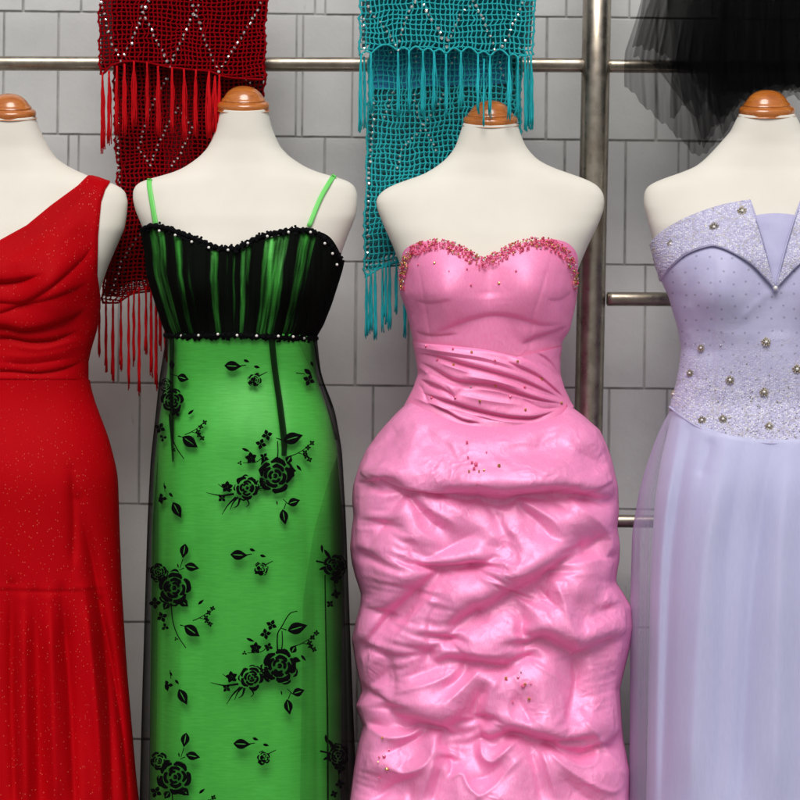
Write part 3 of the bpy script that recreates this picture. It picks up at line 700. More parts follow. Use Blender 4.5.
for dx, dy in ((0, 0), (4, 190), (-22, -188)):
    f = Flock(); o = lambda x, y: (x+dx, y+dy)
    if dy >= 0:
        f.rose(*o(334, 566), 11); f.floret(*o(336, 578), 6, 4); f.stroke([o(316, 561), o(324, 563), o(330, 566)], 2, 1.4); f.leaf(*o(328, 555), 14, 4, 55, False); f.leaf(*o(323, 568), 9, 3, -25, False); f.leaf(*o(322, 549), 9, 3, 85, False); f.floret(*o(336, 594), 5, 4); f.floret(*o(330, 604), 4, 4); f.stroke([o(334, 580), o(337, 598)], 1.2, .9)
    else:
        f.leaf(308, 372, 10, 5, 40); f.floret(309, 380, 6, 4); f.stroke([(296, 373), (305, 374)], 1, .7); f.leaf(312, 364, 6, 3, 70, False)
    f.build(grnD)
# straps
for pts in ([(149.5, 178.5), (149, 184), (151, 198), (155.5, 226)], [(334.5, 174.5), (329, 183), (320, 199), (309, 226)]):
    p = cr(pts, 8); G = []
    bk = [(pts[0][0]+(1 if pts[0][0] < 240 else -1), pts[0][1]-1), (pts[0][0]+(8 if pts[0][0] < 240 else -8), pts[0][1]+20)]
    t = np.gradient(p, axis=0); t /= np.hypot(t[:, 0], t[:, 1])[:, None]; nr = np.stack([-t[:, 1], t[:, 0]], -1)
    G = np.stack([p+nr*a for a in (-2.3, -1, 1, 2.3)], 1)
    Y = grnF.Y(G[..., 0], G[..., 1], False, .003, 1.5)-.0015
    Y[:2] = (grnF.Y(G[:2, :, 0], G[:2, :, 1]+3, False, 0, 0)+.002)
    grid('strap', at(G[..., 0], G[..., 1], Y), GREENSTRAP, grnD, thick=.0015)
# lace trim and pearls
def lace(path, form, name, parent, off, rad=3.4, grow=3.2):
    acc = Acc(); p = cr(path, 6); L = np.concatenate([[0], np.cumsum(np.hypot(*np.diff(p, axis=0).T))]); n = int(L[-1]/1.1)
    u = np.linspace(0, L[-1], n); q = np.stack([np.interp(u, L, p[:, 0]), np.interp(u, L, p[:, 1])], -1)
    Y = form.Y(q[:, 0], q[:, 1], False, off, grow)
    P = at(q[:, 0], q[:, 1], Y); rr = (rad+.8*np.sin(u*1.1)+rng.normal(0, .3, n))*S
    tube(acc, P, rr*.8, 8)
    for i in range(0, n, 3):          # frayed petals round the cord
        for _ in range(2):
            a = random.uniform(0, 6.28); r0 = random.uniform(2.2, 4.2); x = q[i, 0]+math.cos(a)*r0; y = q[i, 1]+math.sin(a)*r0
            aa = np.linspace(0, 6.28, 6, endpoint=False); cc, ww = form.cw(y); x = min(max(x, cc-ww-2), cc+ww+2); ex = x+np.cos(aa)*1.5; ey = y+np.sin(aa)*1.5
            acc.add(at(ex, ey, form.Y(ex, ey, False, off, grow)-.002-random.uniform(0, .002)), [tuple(range(6))])
    return acc.build(name, BLACKLACE, parent)
tp = [tuple(v) for v in gtop[::4]]+[(341, 264)]
lace(tp, grnF, 'neckline_trim', grnD, .010)
lace([(165, 335), (180, 336.5), (210, 336), (240, 335.5), (270, 337), (295, 338), (318, 338.5)], grnF, 'waist_trim', grnD, .011, 3.2)
def bead_mesh(name, V, F, m):
    me = bpy.data.meshes.new(name); me.from_pydata(V.tolist(), [], F); me.materials.append(m); me.polygons.foreach_set('use_smooth', [True]*len(F)); return me
pearl_me = bead_mesh('pearl', ICO2[0]*1.45*S, ICO2[1], PEARL)
def put(me, name, P, parent, sc=1.0):
    o = bpy.data.objects.new(name, me); COL.objects.link(o); o.parent = parent; o.location = Vector(np.asarray(P)-root_of(parent)); o.scale = (sc,)*3
    o.rotation_euler = (random.uniform(0, 6), random.uniform(0, 6), random.uniform(0, 6)); return o
for zx, zy in ((70, 112), (128, 128), (188, 152), (250, 173), (320, 182), (392, 157), (463, 132), (540, 117), (620, 117), (672, 158), (700, 195), (716, 235), (150, 494), (213, 492), (283, 488), (353, 492), (424, 494), (503, 495), (557, 497), (597, 503)):
    x, y = 140+zx/3.636, 200+zy/3.636
    put(pearl_me, 'pearl', at(x, y, float(grnF.Y(x, y, False, .010, 3.2))-.0062), grnD)

# ================================================================== pink
PXL = [(80, 464), (121, 464), (135, 459.5), (145, 456), (152, 452), (160, 445), (169, 433), (175, 422), (180, 407), (185, 393), (190, 384), (196, 378), (202, 376), (210, 377.5), (229, 385), (246, 392), (263, 398), (275, 400.5), (294, 402), (313, 409), (338, 414.5), (357, 418.5), (374, 421), (388, 416), (404, 408), (430, 385), (470, 375), (600, 370)]
PXR = [(80, 516), (121, 516.5), (135, 521), (145, 525), (152, 530), (160, 538), (166, 549), (172, 565), (177, 580), (182, 592), (187, 599), (194, 603.5), (202, 604.5), (212, 603), (225, 598), (245, 589), (263, 582), (275, 578), (286, 576.5), (305, 573.5), (330, 568), (341, 560.5), (357, 557.5), (374, 557.5), (388, 561.5), (404, 569), (430, 590), (470, 600), (600, 605)]
yf, yb = prof(122)
pnkF = Form(PXL, PXR, yf, yb, bust=[(445, 288, .036, 34, 32), (533, 286, .036, 34, 32)])
make_body(pnkF, 122.5, 490.5, 'cream dress form with wooden neck cap touched by teal fringe, wearing the pink dress', 480, 26.2, [(90, 0), (225, 0), (275, 2), (400, 4), (480, 8)])
pnkD = empty('pink_dress', at(490, 983, 0), 'bright pink strapless satin gown with beaded neckline and puffed pick-up skirt', 'dress')
ptop = cr([(399, 290), (399.5, 275), (405, 258), (410, 250), (420, 244), (435, 241), (450, 243), (465, 249), (478, 257), (484, 259.5), (495, 254), (510, 246), (525, 241), (540, 239), (555, 242), (566, 250), (573, 262), (577, 280), (578, 290)], 5)
ptopf = lambda t: np.interp(t, (ptop[:, 0]-488.5)/90.5, ptop[:, 1])
pbf = [('S', [(426, 338), (445, 330), (465, 322), (490, 316), (515, 318), (545, 326), (572, 322)], 2.4, 12), ('S', [(520, 346), (535, 338), (552, 333), (572, 325)], 3.0, 7), ('S', [(412, 300), (430, 304), (455, 300)], 1.0, 9),
       ('V', [(550, 262), (540, 295), (534, 315), (529, 352)], .9, 1.6), ('V', [(418, 262), (424, 300), (432, 345)], .7, 1.8), ('V', [(488, 262), (489, 300)], 3, 14), ('S', [(545, 300), (560, 300), (575, 290)], 1.2, 8),
       ('S', [(411, 330), (430, 336), (460, 334)], 1.4, 7)]
def up(p): return [(a, b) for a, b in p[::-1]]     # reversed: bulge below the line
pwf = [('R', [(414, 347), (440, 351), (480, 357), (520, 368)], 1.4, 2), ('V', [(424, 352), (450, 356), (490, 363), (525, 374)], 1.1, 1.6), ('V', [(430, 374), (455, 384), (480, 389)], 1.2, 1.6), ('R', [(470, 388), (500, 392), (530, 400), (556, 404)], 1.4, 2), ('V', [(450, 410), (480, 418), (510, 423)], 1.0, 1.5), ('V', [(500, 376), (530, 390), (560, 399)], 1.3, 1.8), ('R', [(415, 398), (430, 404), (450, 411)], 1.6, 2.2), ('V', [(540, 362), (556, 376), (564, 392)], 1.2, 2), ('V', [(418, 383), (424, 392), (428, 404)], 1.4, 2), ('V', [(445, 386), (452, 394), (454, 402)], 1.3, 1.8), ('S', up([(411, 342), (456, 347), (494, 351), (526, 360), (545, 372)]), 2.0, 4), ('S', [(414, 353), (440, 357), (467, 365), (494, 372), (526, 382), (566, 401)], 3.6, 4.6), ('S', [(416, 360), (434, 369), (458, 381), (494, 385), (517, 393), (544, 401), (568, 405)], 4.0, 5),
       ('S', [(419, 379), (445, 390), (456, 399)], 3.0, 4), ('S', [(417, 390), (430, 396), (452, 403), (479, 411), (508, 417), (535, 418), (560, 409)], 3.6, 4.5), ('S', [(505, 361), (535, 374), (552, 387), (568, 402)], 3, 4.5),
       ('S', [(425, 402), (445, 411), (462, 420), (482, 424)], 2.2, 3.5), ('S', [(535, 352), (550, 362), (562, 380)], 1.6, 5), ('R', [(465, 376), (490, 380), (520, 388)], 1.5, 2.5), ('R', [(440, 363), (470, 373)], 1.8, 2.2), ('R', [(460, 395), (490, 401), (520, 405)], 1.7, 3), ('R', [(478, 414), (500, 421), (530, 422)], 1.5, 2.2),
       ('V', [(427, 384), (440, 390)], 1.5, 2), ('V', [(520, 398), (540, 408), (560, 408)], 1.6, 2.2), ('R', [(417, 366), (428, 374)], 2.5, 3)]
def pbd(X, Y_): return folds(X, Y_, pbf)+.25*sn(X, Y_, 11, 13)
loft(pnkF, 'bodice', PINKB, pnkD, ptopf, lambda t: 368+0*t, 190, 380, .004, 2.0, pbd)
whem = cr([(405, 403), (413, 405), (430, 411), (445, 417), (467, 426), (490, 429), (512, 427), (544, 419), (560, 411), (571, 404)], 5)
whemf = lambda t: np.interp(t, (whem[:, 0]-488.5)/82, whem[:, 1])
wtop = lambda t: np.interp(t, [-1, -.5, 0, .4, .7, 1], [341, 345, 350, 357, 352, 346])
def pwd(X, Y_): return folds(X, Y_, pwf)*1.15+.3*sn(X*.5, Y_*1.6, 12, 6)+1.2
loft(pnkF, 'waist_wrap', PINKB, pnkD, wtop, lambda t: whemf(t)+2, 190, 420, .006, 3.0, pwd)
SK_L = [(395, 410), (404, 406), (412, 397), (425, 385), (436, 376), (450, 366), (466, 359), (486, 353), (500, 352), (516, 353.5), (530, 351.5), (548, 350), (562, 351.5), (576, 355), (594, 361), (606, 360), (620, 356), (640, 352), (660, 355), (675, 358), (692, 361.5), (706, 355.5), (716, 359), (726, 363), (744, 358), (770, 353), (796, 349), (830, 343), (880, 347), (983, 335)]
SK_R = [(395, 562), (404, 568), (415, 583), (430, 600), (445, 607), (460, 612), (486, 618), (512, 619), (528, 617.5), (545, 620), (560, 619.5), (570, 617.5), (582, 616), (594, 624), (608, 632), (628, 633), (648, 630), (672, 624), (690, 620), (705, 621), (724, 622), (740, 623.5), (756, 627), (772, 630), (798, 629), (840, 634), (983, 645)]
pnkS = Form(SK_L, SK_R, [(395, -.100), (404, -.104), (440, -.150), (486, -.185), (560, -.195), (700, -.20), (983, -.23)], [(395, .085), (404, .09), (480, .16), (983, .2)], n=3.0, smn=5)
psf = [
 ('S', [(426, 489), (445, 492), (470, 494.5), (500, 497), (516, 495.5), (540, 493), (566, 492), (584, 496), (608, 500), (620, 497)], 9, 15),
 ('S', [(354, 482), (368, 482), (388, 479), (400, 484), (408, 492)], 7, 9),
 ('S', up([(408, 493), (394, 512), (380, 536), (366, 557)])[::-1], 5, 7),
 ('V', [(410, 496), (420, 510), (434, 524), (449, 531)], 7, 6), ('R', [(418, 499), (434, 511), (452, 522), (455, 530)], 5, 6), ('R', [(412, 508), (420, 530), (440, 543)], 3, 7),
 ('V', [(478, 531), (460, 541), (436, 554), (416, 563)], 4, 5),
 ('S', [(416, 563), (440, 565), (464, 564), (488, 560), (499, 550)], 7, 9), ('B', [(490, 552), (496, 548)], -5, 9),
 ('S', up([(410, 540), (412, 554), (420, 568), (426, 573)]), 4, 6),
 ('S', [(358, 657), (364, 648), (380, 628), (392, 612), (408, 598), (426, 581), (440, 568)], 11, 15),
 ('R', [(388, 652), (406, 628), (430, 600), (437, 584)], 5, 4.5), ('V', [(392, 634), (408, 614), (424, 598)], 4, 5),
 ('S', [(448, 641), (452, 630), (461, 618), (480, 609), (500, 597), (520, 586), (540, 576), (560, 560), (576, 547)], 12, 15),
 ('S', up([(442, 598), (431, 614), (428, 632), (429, 650)]), 5, 8),
 ('S', [(430, 652), (437, 661), (448, 657), (464, 660), (484, 662), (500, 664), (512, 667)], 9, 9), ('R', [(437, 650), (462, 652), (484, 655), (506, 654), (516, 640)], 3, 4),
 ('V', [(523, 612), (522, 632), (525, 650), (530, 659)], 6, 6), ('R', [(514, 618), (514, 640), (516, 652)], 4, 6),
 ('S', [(526, 652), (533, 639), (546, 637), (560, 644), (576, 652), (592, 645), (612, 638), (626, 632)], 10, 12),
 ('V', [(536, 584), (546, 597), (556, 607)], 5, 5), ('R', [(553, 578), (562, 600), (568, 620), (576, 647)], 7, 7), ('V', [(578, 600), (582, 625), (584, 636)], 3, 9), ('R', [(540, 600), (548, 620), (556, 634)], 3, 6),
 ('R', [(566, 496), (584, 512), (604, 532), (612, 552)], 6, 5), ('V', [(580, 556), (590, 546), (602, 534)], 9, 9), ('V', [(578, 540), (584, 556)], 5, 5), ('R', [(576, 562), (592, 560), (606, 556)], 4, 6),
 ('R', [(516, 498), (534, 508), (552, 520), (562, 534)], 6, 6), ('V', [(520, 508), (538, 522), (552, 540)], 5, 6), ('V', [(540, 500), (556, 504), (568, 510)], 3, 5),
 ('S', up([(606, 618), (603, 602), (606, 592), (613, 583)]), 5, 6), ('V', [(612, 590), (607, 604), (609, 620)], 4, 4),
 ('R', [(528, 659), (542, 668), (558, 680)], 4, 5), ('V', [(572, 653), (575, 680), (569, 706), (566, 726)], 9, 8), ('B', [(540, 702), (552, 715)], 9, 20), ('R', [(560, 690), (562, 712), (552, 728)], 5, 6), ('V', [(514, 692), (524, 710), (531, 726)], 4, 4), ('R', [(513, 690), (508, 708), (512, 722)], 4, 6),
 ('S', [(476, 718), (484, 738), (494, 737), (510, 732), (526, 734), (546, 740), (560, 748), (572, 748)], 10, 11),
 ('R', [(556, 752), (568, 761), (580, 766), (592, 763), (598, 746)], 7, 4.5), ('V', [(566, 751), (580, 757), (590, 752)], 6, 5),
 ('R', [(577, 711), (588, 728), (600, 746), (616, 769), (626, 787)], 8, 5), ('V', [(594, 735), (608, 757), (620, 778)], -2, 6), ('V', [(584, 742), (590, 755)], 4, 6),
 ('S', [(604, 750), (610, 738), (622, 728)], 7, 8), ('S', up([(616, 690), (609, 668), (606, 652)]), 4, 7), ('R', [(590, 660), (592, 690), (600, 712)], 3, 8),
 ('V', [(485, 687), (476, 704), (474, 720)], 8, 7), ('R', [(500, 676), (490, 694), (487, 712), (496, 722)], 6, 7), ('R', [(480, 738), (482, 756), (492, 762), (504, 752), (520, 737)], 9, 4.5), ('V', [(474, 726), (474, 750), (482, 772)], 4, 7), ('V', [(488, 748), (500, 744)], 4, 4),
 ('S', [(389, 704), (394, 713), (410, 718), (428, 723), (444, 727), (458, 718), (468, 706)], 9, 10), ('B', [(450, 706), (462, 700)], 5, 14),
 ('S', up([(444, 728), (440, 742), (449, 756), (451, 768), (447, 782)]), 9, 9), ('V', [(446, 742), (453, 758)], 4, 4),
 ('R', [(358, 712), (372, 726), (392, 738), (412, 735), (422, 725)], 7, 5), ('V', [(398, 723), (408, 729), (420, 723)], 5, 3.5), ('V', [(374, 722), (390, 730)], 3, 4), ('V', [(392, 752), (404, 745), (418, 738), (430, 730)], 7, 5),
 ('R', [(392, 768), (406, 774), (427, 764), (435, 742)], 9, 4.5), ('V', [(404, 763), (418, 754), (428, 744)], 3, 6), ('V', [(378, 800), (398, 783), (420, 776)], 7, 6), ('R', [(437, 744), (434, 764), (427, 784), (418, 805)], 8, 4.5), ('V', [(441, 765), (438, 784), (432, 805)], 5, 5), ('V', [(411, 783), (411, 805)], 6, 4),
 ('R', [(449, 779), (462, 773), (470, 788), (484, 800)], 8, 4), ('R', [(470, 803), (492, 788), (510, 768), (524, 755)], 6, 4.5), ('V', [(505, 760), (488, 776), (470, 780)], 5, 6), ('V', [(462, 730), (460, 752), (456, 768)], 3, 6),
 ('R', [(539, 742), (545, 762), (551, 782), (559, 803)], 7, 4), ('R', [(542, 744), (564, 767), (586, 783), (608, 792), (620, 781)], 8, 4.5), ('V', [(528, 745), (536, 770), (542, 803)], 4, 6), ('V', [(560, 775), (580, 795), (596, 803)], 5, 6), ('R', [(525, 756), (532, 775), (534, 803)], 3, 5),
 ('V', [(388, 652), (390, 668), (389, 682)], 5, 4), ('V', [(365, 688), (378, 682), (391, 668)], 5, 4), ('R', [(368, 694), (380, 689), (391, 680)], 4, 3.5), ('R', [(381, 640), (375, 660), (368, 684)], 4, 5), ('S', [(392, 655), (398, 690), (392, 704)], 3, 6),
 ('R', [(461, 663), (452, 674), (436, 682), (394, 694)], 5, 5), ('R', [(485, 663), (468, 683), (446, 704)], 6, 6), ('V', [(473, 662), (458, 680), (436, 692)], 4, 5), ('V', [(410, 676), (430, 670), (446, 664)], 3, 7),
 ('V', [(363, 462), (378, 449), (396, 436), (405, 428)], 4, 5), ('R', [(358, 474), (380, 466), (400, 470)], 4, 6), ('V', [(352, 500), (362, 499)], 3, 3), ('R', [(412, 412), (420, 430), (432, 450)], 1.6, 6),
 ('V', [(573, 450), (588, 459), (605, 467)], 3.5, 3.2), ('R', [(561, 440), (574, 449), (580, 474)], 2.4, 3.5), ('R', [(540, 430), (555, 425), (570, 420)], 2.5, 4), ('V', [(536, 450), (543, 436), (556, 428)], 2, 4), ('R', [(433, 432), (452, 444), (458, 458)], 2.2, 4), ('V', [(425, 430), (440, 437), (452, 440)], 1.8, 4),
 ('R', [(500, 448), (520, 442), (545, 446)], 1.8, 5), ('B', [(470, 478), (540, 478)], 7, 15), ('S', [(365, 556), (363, 590), (361, 605)], 3, 6), ('R', [(364, 600), (374, 602), (385, 596), (392, 585)], 2.5, 4), ('B', [(385, 575), (395, 580)], 3, 16), ('R', [(460, 598), (440, 640), (452, 650)], 2, 6),
 ('B', [(560, 470), (575, 472)], 3, 14), ('R', [(588, 470), (604, 478), (616, 492)], 3, 6), ('R', [(500, 520), (520, 545), (515, 570)], 3, 8), ('V', [(488, 505), (505, 530), (512, 560)], 2, 7),
]
PINCH = [(408, 492, 1.5, 24, 8, 0), (440, 568, 1.8, 26, 9, 1), (576, 650, 1.7, 26, 9, 2), (540, 742, 1.8, 28, 9, .5), (444, 727, 1.8, 24, 8, 1.4), (392, 612, 1.5, 24, 9, 2.2), (516, 496, 1.2, 26, 8, .9), (604, 616, 1.5, 22, 8, 1.1), (430, 651, 1.6, 24, 9, .3), (618, 552, 1.2, 24, 8, .6), (620, 730, 1.5, 22, 8, 2), (365, 690, 1.6, 22, 8, 1), (566, 494, 1.4, 24, 8, 2.6), (484, 716, 1.3, 20, 8, .2), (575, 412, .9, 40, 12, .2), (408, 408, .9, 42, 12, 1.2)]
def relax_field(lst, x0, x1, y0, y1):
    """taut cloth stretched between ridge lines and pinned valley lines: a relaxed membrane through the traced folds"""
    H = None
    for st, iters in ((4, 700), (2, 350), (1, 110)):
        xs = np.arange(x0, x1+st, st); ys = np.arange(y0, y1+st, st)
        W = np.zeros((len(ys), len(xs))); T = np.zeros_like(W)
        def pin(px, py, val, wt):
            ix = np.clip(np.round((px-x0)/st).astype(int), 0, len(xs)-1); iy = np.clip(np.round((py-y0)/st).astype(int), 0, len(ys)-1)
            np.add.at(W, (iy, ix), wt); np.add.at(T, (iy, ix), wt*val)
        for kind, pts, A, sg_ in lst:
            if kind == 'B': continue
            P = cr(pts, 6); L = np.concatenate([[0], np.cumsum(np.hypot(*np.diff(P, axis=0).T))]); n = max(3, int(L[-1]/st*1.5)+1); u = np.linspace(0, L[-1], n)
            x = np.interp(u, L, P[:, 0]); y = np.interp(u, L, P[:, 1])
            dx = np.gradient(x); dy = np.gradient(y); l = np.hypot(dx, dy)+1e-9; nx, ny = dy/l, -dx/l
            q = np.clip(np.minimum(u, L[-1]-u)/(.2*L[-1]+1e-9), 0, 1); wt = (.02+1.2*q*q)*(1.0 if st > 1 else .8)
            k = .35+.65*q
            if kind == 'R': pin(x, y, A*1.15*k, wt)
            elif kind == 'V': pin(x, y, -A*1.25*k, wt)
            elif kind == 'S':
                of = max(4.5, sg_*.55)
                pin(x+nx*of, y+ny*of, A*.95*k, wt*.7); pin(x+nx*of*.45, y+ny*of*.45, A*.55*k, wt*.5); pin(x-nx*1.0, y-ny*1.0, -A*.85*k, wt); pin(x+nx*(of+6), y+ny*(of+6), A*.85*k, wt*.25)
        if H is None: H = np.zeros_like(W)
        else:
            oy = np.linspace(0, H.shape[0]-1, len(ys)); ox = np.linspace(0, H.shape[1]-1, len(xs))
            H = np.stack([np.interp(ox, np.arange(H.shape[1]), row) for row in H]); H = np.stack([np.interp(oy, np.arange(H.shape[0]), c) for c in H.T], 1)
        src = .03*st*st; W = np.minimum(W, 8)*1.0; T = np.where(W > 0, T, 0)
        Wr = np.maximum(W, 1e-9); tgt = T/Wr; tot = W*4
        # recompute the pinned mean where several lines meet
        for _ in range(iters):
            p = np.pad(H, 1, mode='edge'); av = p[:-2, 1:-1]+p[2:, 1:-1]+p[1:-1, :-2]+p[1:-1, 2:]
            H = (av+tot*tgt_fix(tgt, W)+src)/(4+tot+.004*st*st)
            H[0] = 0
    def blur(h, n):
        for _ in range(n):
            p = np.pad(h, ((1, 1), (0, 0)), mode='edge'); h = .25*p[:-2]+.5*p[1:-1]+.25*p[2:]
            p = np.pad(h, ((0, 0), (1, 1)), mode='edge'); h = .25*p[:, :-2]+.5*p[:, 1:-1]+.25*p[:, 2:]
        return h
    b1 = blur(H, 3); b2 = blur(b1, 20); b3 = blur(b2, 130); H = .55*b1+.45*b2+1.0*b3
    return H, x0, y0
def tgt_fix(t, W): return np.clip(t, -14, 14)
FH, FX0, FY0 = relax_field(psf+[('R', [(340, 840), (400, 850), (480, 838), (560, 850), (640, 842)], 8, 6), ('V', [(340, 870), (440, 880), (540, 868), (640, 880)], 8, 6), ('S', [(340, 940), (440, 930), (540, 945), (650, 930)], 9, 10)], 330, 660, 398, 990)
def toimg(X, Y):
    c_, w_ = pnkS.cw(Y); return c_+w_*(X-487.)/131.
def drape(FH, FX0, FY0, TACKS, full=1.30, wfull=1.06, st=2.0, y0=404., y1=850., xc=487., hw=131., iters=900, seed=3, gh=.05, grav=.012, bend=1.0):
    C = int(2*hw/st)+1; R = int((y1-y0)*full/st/wfull)+1; ecol = np.clip((1-np.abs(np.linspace(-1, 1, C)))*hw/22, 0, 1); ecol = (1+(full-1)*ecol*ecol*(3-2*ecol))/full
    rx = st*wfull; ry = st*wfull              # rest spacing
    u = np.linspace(-1, 1, C); v = np.linspace(0, 1, R)
    X = np.repeat((xc+hw*u)[None], R, 0); Y = np.repeat((y0+(y1-y0)*v)[:, None], C, 1)
    def tr(X, Y):
        X = toimg(X, Y); ix = np.clip(X-FX0, 0, FH.shape[1]-2).astype(int); iy = np.clip(Y-FY0, 0, FH.shape[0]-2).astype(int); return FH[iy, ix]
    T = tr(X, Y)
    H = np.maximum(T+4+1.0*sn(X, Y, seed, 6), 0)
    P = np.stack([X, Y, H], -1); Q = P.copy()
    inv = np.ones((R, C)); inv[0] = 0; inv[-1] = 0
    edge = np.zeros((R, C), bool); edge[:, 0] = edge[:, -1] = True
    for tx, ty in TACKS:
        c_, w_ = pnkS.cw(ty); tx = float(xc+hw*(tx-c_)/w_)
        c = int(round((tx-xc+hw)/(2*hw)*(C-1))); r = int(round((ty-y0)/(y1-y0)*(R-1)))
        if 1 < c < C-2 and 1 < r < R-2:
            inv[r, c] = 0; P[r, c] = (tx, ty, 1.0)
    P[:, 0, 2] = 0; P[:, -1, 2] = 0
    base = P.copy()
    def proj(dr, dc, rest, k, kc):
        A = P[:R-dr, max(0, -dc):C-max(0, dc)]; B = P[dr:, max(0, dc):C+min(0, dc)]
        wa = inv[:R-dr, max(0, -dc):C-max(0, dc)]; wb = inv[dr:, max(0, dc):C+min(0, dc)]
        rest = rest*(ecol[max(0, -dc):C-max(0, dc)] if dr else 1.0); d = B-A; L = np.sqrt((d*d).sum(-1))+1e-9
        e = (L-rest)/L; e = np.where(e > 0, e*k, e*kc)
        g = d*(e/np.maximum(wa+wb, 1e-9))[..., None]
        return A, B, wa, wb, g
    def apply(lst):
        D = np.zeros_like(P)
        n = 0
        for dr, dc, rest, k, kc in lst:
            A, B, wa, wb, g = proj(dr, dc, rest, k, kc)
            D[:R-dr, max(0, -dc):C-max(0, dc)] += g*wa[..., None]*.5
            D[dr:, max(0, dc):C+min(0, dc)] -= g*wb[..., None]*.5
        return D
    dg = math.hypot(rx, ry)
    L1 = [(0, 1, rx, 1, 1), (1, 0, ry, 1, 1), (1, 1, dg, .5, .35), (1, -1, dg, .5, .35)]
    L2 = [(0, 2, 2*rx, .5, .22), (2, 0, 2*ry, .5, .22*bend), (0, 4, 4*rx, .25, .06*bend), (4, 0, 4*ry, .25, .06*bend), (3, 3, 3*dg, .1, .04*bend), (3, -3, 3*dg, .1, .04*bend)]
    for it in range(iters):
        V = (P-Q)*.96; Q = P.copy()
        V = np.clip(V, -1.0, 1.0)
        P = P+V*inv[..., None]
        P[..., 1] += grav*inv
        P[..., 2] += .012*inv
        if it % 2 == 0:
            t = tr(P[..., 0], P[..., 1])*1.35+8
            P[..., 2] += gh*(1 if it < iters*.6 else .35)*(t-P[..., 2])*inv
        for _ in range(6):
            P += apply(L1)*.55
        P += apply(L2)*.5
        P[..., 2] = np.clip(P[..., 2], 0, 34)
        P[:, 0, 0] = base[:, 0, 0]; P[:, -1, 0] = base[:, -1, 0]; P[:, 0, 2] = P[:, -1, 2] = 0
        P[:, 0, 1] = base[:, 0, 1]; P[:, -1, 1] = base[:, -1, 1]
    for _ in range(1):
        P[1:-1] = .25*P[:-2]+.5*P[1:-1]+.25*P[2:]; P[:, 1:-1] = .25*P[:, :-2]+.5*P[:, 1:-1]+.25*P[:, 2:]
    return P
TACKS = [(374, 483), (408, 492), (440, 492), (478, 495), (516, 496), (550, 492), (582, 496), (606, 500), (388, 524), (368, 554),
         (440, 568), (470, 563), (418, 590), (392, 612), (368, 645), (578, 546), (548, 571), (512, 591), (478, 610), (450, 637),
         (430, 651), (466, 660), (504, 665), (528, 655), (540, 638), (576, 651), (606, 641), (606, 608), (612, 556),
         (392, 707), (428, 724), (446, 728), (449, 757), (372, 690), (484, 716), (482, 736), (512, 732), (545, 741), (580, 752), (608, 742)]
DP = drape(FH, FX0, FY0, TACKS, full=1.19, wfull=1.05, iters=300, gh=.04, grav=.006, bend=1.6)
def skirt_points(DP):
    t = np.clip((DP[..., 0]-487.)/131., -.99999, .99999); py = DP[..., 1]; h = DP[..., 2]
    t[:, 0] = -.99999; t[:, -1] = .99999
    py = py+(whemf(t)-2-404)*np.clip(1-(py-404)/60, 0, 1)
    c_, w_ = pnkS.cw(py); q = np.sqrt(np.clip(1-t*t, 0, 1)); px = c_+w_*t
    h = h+folds(px, py, [(k_, p_, A_*(.42 if k_ != 'S' else .26), max(2.4, g_*.5)) for k_, p_, A_, g_ in psf if k_ in 'RVS'])
    h = h+folds(px, py, [f for f in psf if f[0] == 'B' and f[1][0][1] > 440])*.5+.18*np.abs(sn(px, py, 41, 4.5))
    Y = pnkS.Y(px, py)+.018-h*S*np.minimum(1, q*2.6)
    px = px+np.sign(t)*h*.5*(1-q)**1.0*np.clip((1-np.abs(t))*14, 0, 1)
    return px, py, Y
SPX, SPY, SPYY = skirt_points(DP)
nb = 60; tb_ = np.sin(np.linspace(-1, 1, nb)*math.pi/2)[None, :]
so_ = grid('skirt', at(SPX, SPY, SPYY), PINK, pnkD, np.stack([SPX/100, SPY/100], -1))
sm_ = so_.modifiers.new('smooth', 'SUBSURF'); sm_.levels = 1; sm_.render_levels = 1
lowv = np.linspace(840, 978, 70)[:, None]; tq = np.sin(np.linspace(-1, 1, 240)*math.pi/2)[None, :]
c_, w_ = pnkS.cw(lowv+0*tq); PXl = c_+w_*tq*.9999
grid('skirt_hem', at(PXl, lowv+0*tq, pnkS.Y(PXl, lowv+0*tq)+.012-(5+5*sn(PXl, lowv+0*tq, 51, 16))*S*np.sqrt(1-tq**2)), PINK, pnkD)
bv = np.linspace(400, 978, 160)[:, None]; c_, w_ = pnkS.cw(bv+0*tq); PXb = c_+w_*tq*.99999
grid('skirt_back', at(PXb, bv+0*tq, pnkS.Y(PXb, bv+0*tq, True)+(3+3*sn(PXb, bv+0*tq, 52, 18))*S*np.sqrt(1-tq**2)), PINK, pnkD)
def pYb(x, y): return float(pnkF.Y(x, y, False, .004, 2)-pbd(np.array([x]), np.array([y]))[0]*S)
def pYw(x, y): return float(pnkF.Y(x, y, False, .006, 3)-pwd(np.array([float(x)]), np.array([float(y)]))[0]*S)
def pYs(x, y):
    d = (SPX-x)**2+(SPY-y)**2; m = d < 2.6**2
    return float(SPYY[m].min()) if m.any() else float(SPYY.ravel()[d.argmin()])
gold_me = bead_mesh('gem', ICO1[0]*1.5*S, ICO1[1], GOLD); ruby_me = bead_mesh('gem', ICO1[0]*1.4*S, ICO1[1], PINKBEAD); cry_me = bead_mesh('gem', ICO1[0]*1.4*S, ICO1[1], CRYSTAL)
for me in (gold_me, ruby_me, cry_me): me.polygons.foreach_set('use_smooth', [False]*len(me.polygons))
for x, y, me, s in ((434.5, 263, gold_me, .9), (418, 264.5, ruby_me, .7), (449, 271, ruby_me, .5), (471, 285, ruby_me, .9), (499, 283, gold_me, 1), (516, 271, ruby_me, .8), (467, 269, ruby_me, .8)):
    put(me, 'gem', at(x, y, pYb(x, y)-.0015), pnkD, s)
